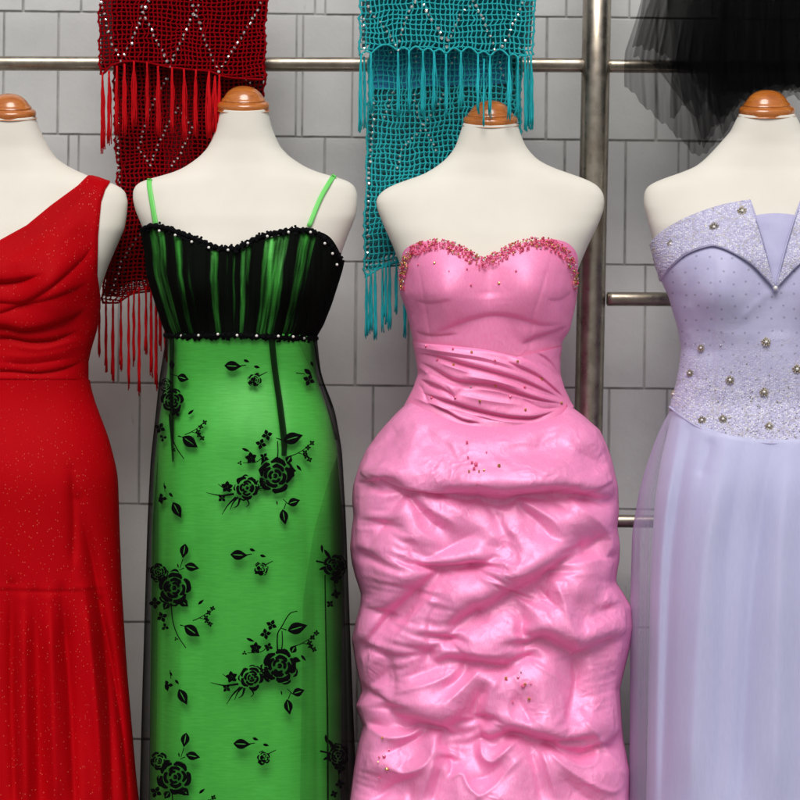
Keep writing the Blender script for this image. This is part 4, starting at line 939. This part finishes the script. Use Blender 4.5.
for zx, zy, me in ((115, 115, ruby_me), (235, 128, ruby_me), (318, 142, gold_me), (165, 175, ruby_me), (238, 198, gold_me), (422, 178, ruby_me), (523, 183, gold_me), (315, 298, cry_me), (425, 292, gold_me), (555, 297, ruby_me), (355, 360, gold_me), (490, 340, ruby_me), (140, 345, ruby_me), (558, 398, gold_me), (630, 262, gold_me), (245, 345, ruby_me), (718, 368, gold_me)):
    x, y = 400+zx/4.444, 320+zy/4.444; put(me, 'gem', at(x, y, pYw(x, y)-.0018), pnkD, .95)
cl = [(467, 442, ruby_me, 1), (476, 464, ruby_me, 1.5), (472, 462, ruby_me, 1), (474, 468, ruby_me, 1.1), (469, 471, gold_me, .8), (484, 470, gold_me, .8), (468, 457, ruby_me, .8), (486.5, 452, ruby_me, .6), (499, 465.5, gold_me, 1.2), (477, 484, ruby_me, .6), (479, 471, gold_me, .7)]
cl += [(506, 678, gold_me, 1.1), (507, 679, ruby_me, .7), (518, 677, ruby_me, 1), (521, 672, cry_me, .7), (523, 686, ruby_me, 1.5), (531, 684, ruby_me, .6), (529, 699, gold_me, 1.1), (513, 702, ruby_me, .7), (525, 684, gold_me, 1)]
cl += [(382, 738, gold_me, .9), (389, 750, ruby_me, .8), (384, 756, ruby_me, 1.4), (379, 757, ruby_me, .7), (387, 769, gold_me, 1.2), (385, 769, cry_me, .7), (379, 778, ruby_me, .7), (378, 762, gold_me, .6)]
for x, y, me, s in cl: put(me, 'gem', at(x, y, pYs(x, y)-.0012), pnkD, s)
def bead_trim():
    acc = Acc(); one = [bead_mesh('bead', ICO1[0]*S, ICO1[1], m_) for m_ in (PINKBEAD, RUBY, GOLD, CRYSTAL)]; p = ptop; L = np.concatenate([[0], np.cumsum(np.hypot(*np.diff(p, axis=0).T))])
    for i in range(760):
        u = random.uniform(0, L[-1]); x = np.interp(u, L, p[:, 0]); y = np.interp(u, L, p[:, 1]); f = u/L[-1]
        side = f < .16 or f > .86
        wid = 11*(.45+.55*math.sin(min(1, f*4)*math.pi/2)) if not side else 7
        r = random.random()**1.35
        # inward normal
        x2 = np.interp(u+1, L, p[:, 0]); y2 = np.interp(u+1, L, p[:, 1]); tx, ty = x2-x, y2-y; l = math.hypot(tx, ty)+1e-6
        nx, ny = -ty/l, tx/l
        x += nx*(r*wid-2); y += ny*(r*wid-2)
        c, w_ = pnkF.cw(y); x = min(max(x, c-w_-1), c+w_+1)
        Y = float(pnkF.Y(x, y, False, .006, 3.0))
        m = random.choices([0, 1, 2, 3], [.60, .16, .18, .06] if not side else [.2, .15, .5, .15])[0]
        s = random.uniform(.7, 1.35)*S
        P_ = at(x, y, Y-.001-random.uniform(0, .003))
        if i < 100: put(one[m], 'bead', P_+np.array([0, -.001, 0]), pnkD, s/S*1.15)
        else: acc.add(ICO1[0]*s+P_, ICO1[1], m)
    o = acc.build('beaded_trim', [PINKBEAD, RUBY, GOLD, CRYSTAL], pnkD, smooth=False); o['kind'] = 'stuff'
bead_trim()

# ================================================================== lilac
LC = 770
LXL = [(80, 740.5), (112, 740), (132, 730), (142, 721), (152, 712), (160, 704), (167, 695), (173, 680), (178, 665), (182, 655), (186, 648), (192, 644.5), (199, 643.5), (207, 644), (216, 646.5), (236, 651.5), (250, 654), (268, 658), (296, 671), (330, 681), (349, 684), (365, 682), (382, 679), (405, 672.5), (430, 668), (600, 660)]
yf, yb = prof(113)
def mir(lst, c=(767, 776)):
    return [(p, 2*np.interp(p, [150, 290], c)-x) for p, x in lst]
lilF = Form(LXL, mir(LXL), yf, yb, bust=[(718, 288, .036, 36, 34), (832, 288, .036, 36, 34)])
make_body(lilF, 113, 767, 'cream dress form with wooden neck cap wearing the pale lilac dress at the right edge', 500, 27, [(90, 0), (225, 0), (270, 2), (400, 4), (500, 7)], cap_h=23)
lilD = empty('lilac_dress', at(776, 983, 0), 'pale lilac dress with pointed beaded collar, dotted bodice and long plain skirt', 'dress')
ltop = lambda t: np.interp(t, [-1, -.87, -.6, -.35, -.22, .22, .35, .6, .87, 1], [255, 250, 240, 232, 218, 218, 232, 240, 250, 255])
hem = cr([(669, 407), (672, 409), (684, 418), (704, 430), (730, 439), (760, 443), (800, 443), (830, 438), (865, 422), (885, 405)], 5)
lbot = lambda t: np.interp(t, (hem[:, 0]-776)/107, hem[:, 1])
lbf = [('V', [(713, 248), (714, 300), (712, 345), (716, 420)], .5, 1.6), ('V', [(776, 290), (777, 340)], 2.5, 16), ('R', [(740, 320), (760, 300), (772, 292)], 1.2, 5), ('R', [(690, 300), (684, 320), (690, 340)], 1.2, 6), ('V', [(684, 345), (700, 352), (730, 350)], 1.0, 8), ('R', [(700, 325), (735, 335), (765, 330)], 1.0, 9), ('V', [(680, 372), (700, 378)], 1.2, 6)]
def lbd(X, Y_): return folds(X, Y_, lbf)+.35*sn(X, Y_, 21, 11)
loft(lilF, 'bodice', LIL_BOD, lilD, ltop, lbot, 190, 320, .004, 2, lbd, thick=.0015)
# piped edge along the hem
a = Acc(); hx = hem; tube(a, at(hx[:, 0], hx[:, 1], lilF.Y(hx[:, 0], hx[:, 1], False, .005, 3)), 1.1*S, 8); a.build('hem_piping', LIL_PLAIN, lilD)
def lY(x, y, off): return lilF.Y(x, y, False, off, 2)
def collar(sgn):
    top = cr([(651, 244), (655, 239), (666, 229), (690, 216.5), (720, 206), (750, 200)], 12)
    bot = cr([(661, 281), (670, 268), (686, 254), (708, 246), (720, 247), (736, 254), (752, 264), (764, 276), (775, 288)], 12)
    n = 90
    rs = lambda p: np.stack([np.interp(np.linspace(0, 1, n), np.linspace(0, 1, len(p)), p[:, i]) for i in (0, 1)], -1)
    T, B = rs(top), rs(bot); G = np.linspace(0, 1, 34)[:, None, None]*(B-T)[None]+T[None]
    # the right-hand edge runs straight from the point to the notch
    PX, PY = G[..., 0], G[..., 1]
    Y = lY(PX, PY, .011)
    lift = np.linspace(1, 0, 34)[:, None]*np.clip((PX-700)/50, 0, 1)
    Y = Y-.010*lift-.0012*np.sin(np.linspace(0, math.pi, 34))[:, None]
    if sgn > 0: PXm = 2*775.5-PX
    else: PXm = PX
    grid('collar', at(PXm, PY, Y), LIL_COL, lilD, np.stack([PXm/100, PY/100], -1), thick=.003, flip=sgn > 0)
    acc = Acc()
    for p, o in ((bot, .0125), (top, .0145)):
        x = p[:, 0]; y = p[:, 1]; li = np.clip((x-700)/50, 0, 1)*(p is top)
        x2 = 2*775.5-x if sgn > 0 else x
        tube(acc, at(x2, y, lY(x, y, o)-.010*li+.002*(p is top)), .75*S, 6)
    e = np.linspace(0, 1, 14); x = 750+25*e+2.0*np.sin(e*math.pi); y = 200+88*e; x2 = 2*775.5-x if sgn > 0 else x
    tube(acc, at(x2, y, lY(x, y, .012)-.010*(1-e)-.0012), .8*S, 6)
    acc.build('collar_piping', LIL_PLAIN, lilD)
collar(-1); collar(1)
# smooth insert under the notch
ys = np.linspace(0, 1, 40)[:, None]; xs = np.linspace(-1, 1, 40)[None, :]
topi = 213.8+3.4*xs**2*1.2; PX = 775.5+xs*28*(1-ys*.93); PY = topi+(292-topi)*ys
grid('insert_panel', at(PX, PY, lY(PX, PY, .0075)-.001*np.sin(PY*.14+xs)*.5), LIL_PLAIN, lilD, thick=.002)
def flower_brooch():
    acc = Acc()
    for ring, n, r in ((3.5, 9, 1.15), (2.0, 6, .85)):
        for i in range(n):
            a = i*2*math.pi/n+ring; acc.add(ICO1[0]*r*S+np.array([math.cos(a)*ring*S, -.0006, math.sin(a)*ring*S]), ICO1[1], 0 if i % 3 else 1)
    for i in range(5):
        a = i*1.2566+.4; acc.add(ICO1[0]*.55*S+np.array([math.cos(a)*4.6*S, 0, math.sin(a)*4.6*S]), ICO1[1], 1)
    acc.add(ICO2[0]*1.5*S+np.array([0, -.0022, 0]), ICO2[1], 2)
    return np.concatenate(acc.V), acc.F, acc.M
ANTIQUE = mat('antique_silver_bead', (.62, .58, .48), .22, .85); CHAMP = mat('champagne_bead', (.62, .54, .34), .2, .85)
fv, ff, fm = flower_brooch(); fme = bpy.data.meshes.new('beaded_flower'); fme.from_pydata(fv.tolist(), [], ff)
for m_ in (ANTIQUE, CHAMP, PEARL): fme.materials.append(m_)
fme.polygons.foreach_set('material_index', fm)
for x, y, s, o in ((742, 211, 1, .022), (714, 227, 1, .017), (671, 244, .9, .014), (701, 348, .8, .006), (690, 373, .8, .006), (674, 394, .8, .006), (730, 380, .95, .006), (766, 342, 1, .006), (764, 392, .95, .006), (797, 369, 1, .006), (702, 420, .9, .006), (723, 419, .9, .006), (769, 426, .9, .006), (812, 410, 1, .006), (845, 385, 1, .006), (809, 211, 1, .022), (837, 227, 1, .017)):
    ob = bpy.data.objects.new('beaded_flower', fme); COL.objects.link(ob); ob.parent = lilD
    Yv = float(lY(x if x < 776 or o < .01 else 2*775.5-x, y, o)); Yx = float(lY(x+3, y, o))
    ob.location = Vector(at(x, y, Yv-.001)-root_of(lilD)); ob.scale = (s,)*3; ob.rotation_euler = (random.uniform(-.15, .15), 0, math.atan2((Yx-Yv), 3*S)*.8)
put(pearl_me, 'pearl', at(775.5, 288, float(lY(775.5, 288, .014))), lilD, 1.5)
# loose sparkling beads on collar and hem band
acc = Acc(); lone = [bead_mesh('bead', ICO1[0]*.85*S, ICO1[1], m_) for m_ in (CRYSTAL, ANTIQUE, PEARL)]
for i in range(520):
    m = 0
    if i < 170:
        u = random.random(); x = 652+u*120; y = np.interp(x, [651, 666, 690, 720, 750, 772], [246, 231, 218, 208, 203, 262])+random.random()**.8*30; y = min(y, np.interp(x, [660, 670, 686, 708, 720, 736, 752, 764, 775], [276, 266, 252, 244, 245, 252, 262, 273, 285])); o = .0135+.010*max(0, min(1, (x-700)/50))*max(0, 1-(y-205)/45)
    else:
        x = random.uniform(674, 860); y = 443-abs(random.gauss(0, 1))*34; h_ = float(np.interp(x, hem[:, 0], hem[:, 1])); y = min(y, h_-2)
        if y < 340: continue
        o = .0062
    P_ = at(x, y, float(lY(x, y, o))-.0004)
    if i % 6 == 0: put(lone[(i//6) % 3], 'bead', P_, lilD, random.uniform(.8, 1.15))
    else: acc.add(ICO1[0]*random.uniform(.35, .8)*S+P_, ICO1[1], random.choices([0, 1, 2], [.5, .25, .25])[0])
for i in range(26):      # dark bead cluster on the side edge
    y = random.uniform(247, 280); x = np.interp(y, [244, 281], [652, 661])+random.uniform(-1.5, 1.5)
    acc.add(ICO1[0]*random.uniform(.7, 1.2)*S+at(x, y, float(lY(max(x, 656), y, .011))), ICO1[1], random.choice([1, 3]))
o = acc.build('loose_beading', [CRYSTAL, ANTIQUE, PEARL, ANTIQUE], lilD, smooth=False); o['kind'] = 'stuff'
# skirt
lilS = Form([(395, 674), (409, 672.5), (430, 668), (460, 661), (500, 655), (560, 651), (650, 649), (800, 646), (983, 638)], mir([(395, 674), (409, 672.5), (430, 668), (460, 661), (500, 655), (560, 651), (650, 649), (800, 646), (983, 638)], (776, 776)),
            [(395, -.085), (409, -.085), (480, -.125), (600, -.15), (983, -.19)], [(395, .085), (480, .12), (983, .19)], n=2.4, smn=25)
lsf = [('V', [(772, 448), (760, 520), (748, 640), (738, 830)], 5, 11), ('R', [(725, 450), (705, 560), (695, 700), (690, 830)], 5, 16), ('R', [(790, 450), (780, 560), (775, 830)], 5, 18), ('V', [(690, 430), (672, 540), (664, 700), (660, 830)], 4, 8), ('R', [(680, 425), (661, 560), (655, 830)], 3, 6), ('V', [(745, 445), (728, 560), (715, 830)], 2.5, 10), ('V', [(712, 436), (700, 480)], 2, 6)]
loft(lilS, 'skirt', LILAC_SK, lilD, lambda t: lbot(t)-4, lambda t: 975+0*t, 260, 300, .0, 0, lambda X, Y_: folds(X, Y_, lsf)*1.9+.5*sn(X, Y_*.4, 9, 20))
lilV = Form([(395, 673), (409, 671), (425, 662), (444, 654), (470, 645), (492, 639), (534, 632), (600, 630.5), (700, 630), (800, 629), (983, 622)], mir([(395, 673), (409, 671), (425, 662), (444, 654), (470, 645), (492, 639), (534, 632), (600, 630.5), (700, 630), (800, 629), (983, 622)], (776, 776)),
            [(395, -.088), (409, -.088), (480, -.135), (600, -.165), (983, -.21)], [(395, .085), (480, .13), (983, .2)], n=2.4, smn=25)
loft(lilV, 'tulle_overskirt', LILAC_VEIL, lilD, lambda t: lbot(t)-4, lambda t: 983+0*t, 240, 300, .0, 0, lambda X, Y_: folds(X, Y_, lsf)*1.5+folds(X, Y_, [('R', [(655, 450), (640, 560), (637, 830)], 3, 3), ('R', [(668, 425), (650, 520), (646, 830)], 3, 3)])+.6*sn(X, Y_*.3, 19, 12))

# ================================================================== shawls
def shawl(label, Xf, Yd, panels, tassels, crystals, cell, yarn, fringe, dark, rootpx, thick, crystal_ok):
    e = empty('crochet_shawl', at(rootpx[0], -95, .10), label, 'shawl', 'crocheted shawls hanging from the rack')
    for (L, R, top, hemf, Yf, nm, m, dens) in panels:
        acc = Acc()
        xm0, xm1 = L(0), R(0)
        ncol = max(4, int((R(20)-L(20))/cell[0]))
        nrow_h = cell[1]
        nodes = []
        y = top
        rows = []
        js = 0
        umax = np.linspace(0, 1, ncol+1)
        while True:
            px = L(y)+(R(y)-L(y))*umax
            px = px+.22*cell[0]*sn(px, np.full_like(px, y), 61, 6)+.12*cell[0]*rng.normal(0, 1, len(px))+ (.12*cell[0]*(1 if js % 2 else -1))
            py = y+.30*cell[1]*sn(px, np.full_like(px, y), 62, 9)+1.6*sn(px, np.full_like(px, y), 63, 22)+.1*rng.normal(0, 1, len(px))
            ok = py < hemf(px)
            rows.append((px, np.minimum(py, hemf(px)), ok)); js += 1
            y += nrow_h
            if not ok.any() or js > 300: break
        th = thick*S
        R_ = len(rows)
        for r in range(R_):
            px, py, ok = rows[r]
            i = 0
            while i < len(px):     # runs of live nodes
                if not ok[i]: i += 1; continue
                j = i
                while j+1 < len(px) and ok[j+1]: j += 1
                if j-i >= 1:
                    xs = px[i:j+1]; ys_ = py[i:j+1]
                    # sag between knots
                    xx = np.stack([xs[:-1], (xs[:-1]+xs[1:])/2], 1).ravel(); yy = np.stack([ys_[:-1], (ys_[:-1]+ys_[1:])/2+.16*cell[1]], 1).ravel()
                    xx = np.append(xx, xs[-1]); yy = np.append(yy, ys_[-1])
                    tube(acc, at(xx, yy, Yf(xx, yy)), th, 4, caps=False)
                i = j+1
        for c_ in range(ncol+1):
            xs = [rows[r][0][c_] for r in range(R_) if rows[r][2][c_]]; ys_ = [rows[r][1][c_] for r in range(R_) if rows[r][2][c_]]
            if len(xs) < 2: continue
            xs.append(xs[-1]); ys_.append(float(hemf(xs[-1])))
            xs = np.array(xs); ys_ = np.array(ys_)
            edge = 1.5 if c_ in (0, ncol) else 1.15
            # knots: thicker at nodes
            xx = np.stack([xs[:-1], (xs[:-1]+xs[1:])/2], 1).ravel(); yy = np.stack([ys_[:-1], (ys_[:-1]+ys_[1:])/2], 1).ravel()
            rr = np.tile([1.35, .85], len(xs)-1)*th*edge
            tube(acc, at(xx, yy, Yf(xx, yy)), rr, 4, caps=False)
        # hem cord
        hx = np.linspace(L(float(hemf(L(50)))), R(float(hemf(R(50)))), 60); hy = hemf(hx)
        tube(acc, at(hx, hy, Yf(hx, hy)), th*1.5, 5)
        acc.build(nm, m, e)
    for (x, y0, y1, Y0, Y1, n, spread, m) in tassels:
        acc = Acc()
        for i in range(n*2):
            dx = random.gauss(0, spread*.26); dl = random.uniform(-7, 3)
            ys_ = np.linspace(y0-1, y1+dl, 9); u = (ys_-y0)/(y1-y0)
            xs = x+dx*np.clip(u*3, 0, 1)*1.2+random.uniform(-1.2, 1.2)*u+.35*np.sin(ys_*.21+i)
            Ys = Y0+(Y1-Y0)*np.clip(u*1.6, 0, 1)**.8+random.uniform(-.0018, .0018)
            tube(acc, at(xs, ys_, Ys), np.linspace(.75, .58, 9)*S*.95, 4)
        acc.add(ICO1[0]*1.8*S*np.array([.8, .8, 1.3])+at(x, y0+.5, Y0), ICO1[1])
        acc.build('tassel', m, e)
    cme = bead_mesh('bead', ICO1[0]*1.95*S*np.array([1, .7, 1.1]), ICO1[1], CRYSTAL); cme.polygons.foreach_set('use_smooth', [False]*len(cme.polygons))
    rest = Acc()
    for n, (x, y, Yv) in enumerate(crystals):
        P = at(x, y, Yv-.0016)
        if n < 96: put(cme, 'bead', P, e, random.uniform(.75, 1.1))
        else: rest.add(ICO1[0]*1.5*S+P, ICO1[1])
    if rest.n:
        o = rest.build('small_beads', CRYSTAL, e, smooth=False); o['kind'] = 'stuff'
    return e
def under_sheet(parent, L, R, y0, hemf, Yf, m):  # added sheet behind the mesh; its dark colour stands for shade in the holes
    s = np.linspace(0, 1, 70)[None, :]; v = np.linspace(0, 1, 60)[:, None]
    xh = L(float(y0))+(R(float(y0))-L(float(y0)))*s; hy = hemf(xh)
    PY = y0+(hy-y0)*v; PX = L(PY)+(R(PY)-L(PY))*s
    grid('shade_sheet', at(PX, PY, Yf(PX, PY)+.0025*np.sin(PX*.5+np.sin(PY*.1))), m, parent)
def chev(pts, step=5.2):
    out = []
    for a, b in zip(pts[:-1], pts[1:]):
        n = max(1, int(math.hypot(b[0]-a[0], b[1]-a[1])/step))
        for i in range(n):
            u = i/n; out.append((a[0]+(b[0]-a[0])*u+random.gauss(0, .5), a[1]+(b[1]-a[1])*u+random.gauss(0, .5)))
    return out
# red
rf = lambda x, y: .062+.006*np.sin(np.asarray(x)*.085)+.003*np.sin(np.asarray(x)*.21+1)
rb = lambda x, y: .105+.006*np.sin(np.asarray(x)*.07+1)+0*np.asarray(y)
rb2 = lambda x, y: .118+.004*np.sin(np.asarray(x)*.09+2)+0*np.asarray(y)
redhem = ip([(95, 74), (104, 74), (110, 66), (121, 62), (134, 61), (150, 63), (170, 67.5), (195, 70), (209, 71), (222, 76), (232, 78), (270, 80)])
lowhem = ip([(100, 303), (118, 303), (128, 296), (140, 290), (165, 286), (270, 280)])
fr_t = [(102.5, 74), (109, 72), (117, 67), (124.5, 65), (134, 62), (147, 63), (158, 67), (172, 68.5), (184, 70), (196, 70.5), (209, 72), (219.5, 76)]
fr_b = [151, 143, 132, 135, 127, 128, 134, 131, 139, 136, 136, 140]
cx = []
f_ = lambda pts, Yf: [(x, y, float(Yf(x, y))) for x, y in chev(pts)]
cx += f_([(101, -8), (104, 14), (110, 38), (121, 61), (131, 43), (143, 13), (152, 30), (161, 50), (170, 66), (180, 44), (196, 10), (203, 35), (211, 55), (219, 72), (232, 52), (247, 28), (258, 10), (262, -5)], rf)
cx += f_([(143, 13), (140, 0)], rf)+f_([(146, 8), (149, -4)], rf)+f_([(193, 6), (190, -6)], rf)+f_([(199, 5), (204, -6)], rf)
cx += f_([(117, 90), (118, 130), (119, 165), (121, 200)], rb)+f_([(166, 78), (150, 110), (138, 148), (150, 165), (160, 140), (178, 108), (192, 128), (178, 158), (168, 170)], rb)+f_([(250, 60), (242, 75), (256, 92)], rb)+f_([(112, 290), (122, 262), (136, 240), (146, 230)], rb)
TL = [(103, 388, 306), (108, 378, 303)]
tas = [(x, y0, y1, float(rf(x, y0)), float(rf(x, y0))-(.03 if x > 205 else .004), 7, 3.0, REDFRINGE) for (x, y0), y1 in zip(fr_t, fr_b)]
tas += [(215, 77, 139, .06, .03, 5, 4, REDFRINGE)]
for x, y1 in ((106, 372), (113, 380), (121, 370), (128.5, 388), (134, 366), (139, 394), (146, 352), (151, 375), (156, 390), (160, 350), (166, 360), (99, 355)):
    tas.append((x, float(lowhem(x))-2, y1, float(rb(x, 0)), float(rb(x, 0)), 5, 1.6, REDFRINGE))
redL = lambda y: np.interp(y, [-95, 0, 70, 320], [97, 98.5, 100, 100]); redR = lambda y: np.interp(y, [-95, 0, 100], [268, 267, 262])
lowL = lambda y: np.interp(y, [-95, 60, 120, 180, 260, 320], [112, 114, 116, 118, 106, 101]); lowR = lambda y: np.interp(y, [-95, 60, 120, 320], [266, 265, 262, 262])
low2L = lambda y: lowL(y)+2; low2R = lambda y: lowR(y)-1
rs_ = shawl('dark red crocheted shawl with silver beads and long fringe left of the green dress', None, None,
      [(redL, redR, -95, redhem, rf, 'front_layer', REDYARN, 1), (lowL, lowR, -95, lowhem, rb, 'back_layer', REDYARN, 1), (low2L, low2R, -93, ip([(90, 298), (270, 278)]), rb2, 'inner_layer', REDSHADED, 1)],
      tas, cx, (4.4, 4.2), REDYARN, REDFRINGE, REDSHADED, (182, 0), .76, True)
REDSHADE = sheer('red_mesh_shade', (.030, .0005, .002), .96, 1.0, .9, .1); TEALSHADE = sheer('teal_mesh_shade', (.006, .09, .105), .95, 1.0, .9, .1)  # near-black yarn tones that paint the shade seen through the mesh
under_sheet(rs_, lambda y: redL(y)+1.5, lambda y: redR(y)-1.5, -90, lambda x: redhem(x)-3.5, lambda x, y: rf(x, y)+.007, REDSHADE)
under_sheet(rs_, lambda y: lowL(y)+1.5, lambda y: lowR(y)-1.5, -88, lambda x: lowhem(x)-8, lambda x, y: rb(x, y)+.008, REDSHADE)
# teal
tf = lambda x, y: .055+.006*np.sin(np.asarray(x)*.08)+.003*np.sin(np.asarray(x)*.19+1)
tb = lambda x, y: .102+.006*np.sin(np.asarray(x)*.06+1)+0*np.asarray(y)
arc_x = [361, 371, 398, 409, 423, 434, 446, 461, 478, 490, 509, 518, 525, 531]
arc_y = [56, 54, 51, 52, 52, 53, 55, 53, 55, 57, 57, 58, 58, 56]
def tealhem(x):
    x = np.asarray(x, float); base = np.interp(x, arc_x, arc_y); o = np.zeros_like(base)
    for a, b in zip(arc_x[:-1], arc_x[1:]):
        m = (x >= a) & (x <= b); o = np.where(m, np.sin((x-a)/(b-a)*math.pi)*min(8, (b-a)*.4), o)
    return base-o
tlow = ip([(350, 277), (366, 277), (380, 268), (395, 262), (530, 255)])
cx = f_([(364, -6), (370, 12), (380, 22), (390, 36), (398, 50), (401, 35), (408, 12), (415, 2), (424, 5), (432, 20), (438, 28), (441, 38), (446, 46), (453, 30), (460, 15), (470, 6), (478, -3)], tf)
cx += f_([(476, 6), (483, 20), (490, 36), (495, 50), (503, 46), (511, 30), (520, 10), (526, -4)], tf)+f_([(441, 38), (452, 38)], tf)+f_([(363, 20), (364, 60)], tf)
cx += f_([(372, 92), (374, 120), (370, 150), (368, 190), (368, 230), (367, 270)], tb)+f_([(394, 92), (390, 100), (384, 118), (378, 118)], tb)+f_([(414, 95), (418, 118), (426, 130), (436, 150), (440, 155)], tb)+f_([(446, 90), (438, 105), (420, 130), (402, 150), (396, 175)], tb)+f_([(418, 50), (414, 68)], tb)+f_([(455, 50), (452, 70)], tb)+f_([(386, 45), (394, 58)], tb)+f_([(500, 62), (505, 82)], tb)
ends = [130, 112, 116, 112, 118, 110, 114, 108, 112, 116, 118, 120, 130, 129]
tas = []
for x, y0, y1 in zip(arc_x, arc_y, ends):
    over = 470 < x < 514
    tas.append((x, y0, y1, float(tf(x, y0)), -.012 if over else float(tf(x, y0))-.003, 6 if not over else 5, 2.6 if x in (361, 525, 531) else 1.9, TEALFRINGE))
tas += [(364, 58, 128, .06, .057, 4, 2.5, TEALFRINGE), (528, 58, 126, .06, .057, 5, 2.5, TEALFRINGE), (484, 60, 128, .055, -.016, 2, 1.5, TEALFRINGE)]
for x, y1 in ((366.5, 336), (371, 332), (375, 338), (382.5, 330), (389.5, 328), (396.5, 312), (404.5, 337), (386, 322)):
    tas.append((x, float(tlow(x))-2, y1, float(tb(x, 0)), float(tb(x, 0)), 6, 1.8, TEALFRINGE))
tL = lambda y: np.interp(y, [-95, 0, 60], [359, 360, 360]); tR = lambda y: np.interp(y, [-95, 0, 60], [536, 535, 532])
bL = lambda y: np.interp(y, [-95, 60, 150, 220, 330], [368, 369, 367, 365, 364]); bR = lambda y: np.interp(y, [-95, 100, 330], [526, 520, 515])
te = shawl('teal blue crocheted shawl with silver beads and fringe above the pink dress', None, None,
      [(tL, tR, -95, tealhem, tf, 'front_layer', TEALYARN, 1), (bL, bR, -95, tlow, tb, 'back_layer', TEALYARN, 1), (lambda y: bL(y)+1.5, lambda y: bR(y)-1, -93, ip([(350, 270), (540, 252)]), lambda x, y: tb(x, y)+.012, 'inner_layer', TEALSHADED, 1)],
      tas, cx, (4.7, 5.5), TEALYARN, TEALFRINGE, TEALSHADED, (447, 0), .72, True)
under_sheet(te, lambda y: tL(y)+2, lambda y: tR(y)-2, -90, lambda x: np.interp(x, [355, 371, 531], [50, 44, 47])+0*x, lambda x, y: tf(x, y)+.008, TEALSHADE)
under_sheet(te, lambda y: bL(y)+2, lambda y: bR(y)-2, -88, lambda x: tlow(x)-8, lambda x, y: tb(x, y)+.016, TEALSHADE)
# blue lining doubled inside the teal shawl
ys = np.linspace(-80, 88, 30)[:, None]; xs = np.linspace(371, 512, 60)[None, :]; PX = xs+0*ys; PY = ys+0*xs+(ys > 85)*1.0
grid('blue_lining', at(PX, PY-.04*(PX-371)*(PY > 80), tb(PX, PY)+.006+.003*np.sin(PX*.13)), BLUE, te)

# ================================================================== black tulle skirt
bt = empty('black_tulle_skirt', at(730, -92, .09), 'sheer black tulle skirt with pointed layers hanging above the lilac dress form', 'skirt')
def tulle(Lf, Rf, hemf, Y0, seed, amp=.007, n=260):
    s = np.linspace(0, 1, n)[None, :]; v = np.linspace(0, 1, 60)[:, None]
    top = -92.0
    hb = hemf(s[0]); k_ = np.hanning(9); k_ /= k_.sum(); hb = np.convolve(np.pad(hb, 4, mode='edge'), k_, 'valid')
    hb = hb+1.6*np.sin(s[0]*97+seed)+1.0*np.sin(s[0]*211+2*seed)
    PY = top+(hb[None]-top)*v
    PX = Lf(PY)+(Rf(PY)-Lf(PY))*s+1.2*np.sin(PY*.06+seed)*(1-s)
    ph = s*(Rf(0.)-Lf(0.))
    Y = Y0+amp*(np.sin(ph*.16+seed)+.6*np.sin(ph*.37+seed*2+v*1.2)+.35*np.sin(ph*.83+seed*3-v))*(.35+.65*v)
    grid('tulle_layer', at(PX, PY, Y), BLACKTULLE, bt)
def hemline(pts, Lx, Rx): a = np.array(pts, float); return lambda s: np.interp(Lx+(Rx-Lx)*s, a[:, 0], a[:, 1])
LR = lambda pts: ip(pts)
tulle(LR([(-92, 655), (0, 640), (52, 626), (84, 624.5), (160, 624.5)]), LR([(-92, 800), (0, 850), (160, 880)]), hemline([(625, 84), (648, 110), (675, 133), (700, 158), (716, 145), (740, 118), (800, 96), (880, 120)], 625, 880), .070, 1)
tulle(LR([(-92, 660), (0, 650), (60, 632), (122, 669)]), LR([(-92, 800), (0, 850), (160, 880)]), hemline([(632, 57), (650, 62), (668, 122), (690, 100), (698, 140), (702, 154), (735, 110), (800, 84), (880, 110)], 632, 880), .082, 3)
tulle(LR([(-92, 672), (0, 668), (60, 672), (160, 670)]), LR([(-92, 790), (0, 840), (160, 860)]), hemline([(668, 121), (690, 98), (697, 128), (701, 150), (712, 132), (745, 100), (800, 88), (860, 100)], 668, 860), .094, 5)
tulle(LR([(-92, 700), (0, 690), (60, 676), (160, 690)]), LR([(-92, 790), (0, 840), (160, 860)]), hemline([(685, 90), (697, 118), (702, 146), (720, 125), (745, 104), (800, 90), (860, 100)], 690, 860), .104, 2)
tulle(LR([(-92, 655), (0, 642), (50, 632)]), LR([(-92, 790), (0, 830), (160, 850)]), hemline([(632, 45), (660, 52), (690, 66), (720, 98), (760, 88), (850, 95)], 632, 850), .060, 7)
tulle(LR([(-92, 735), (0, 722), (60, 706), (160, 712)]), LR([(-92, 790), (0, 840), (160, 860)]), hemline([(706, 112), (720, 116), (745, 94), (780, 84), (860, 90)], 706, 860), .112, 4)
tulle(LR([(-92, 690), (0, 668), (70, 656)]), LR([(-92, 790), (0, 840), (160, 860)]), hemline([(655, 60), (680, 62), (720, 78), (745, 94), (780, 84), (860, 90)], 655, 860), .118, 6)
tulle(LR([(-92, 712), (0, 704), (90, 680)]), LR([(-92, 790), (0, 840), (160, 860)]), hemline([(680, 68), (700, 90), (740, 92), (780, 84), (860, 90)], 680, 860), .124, 8)
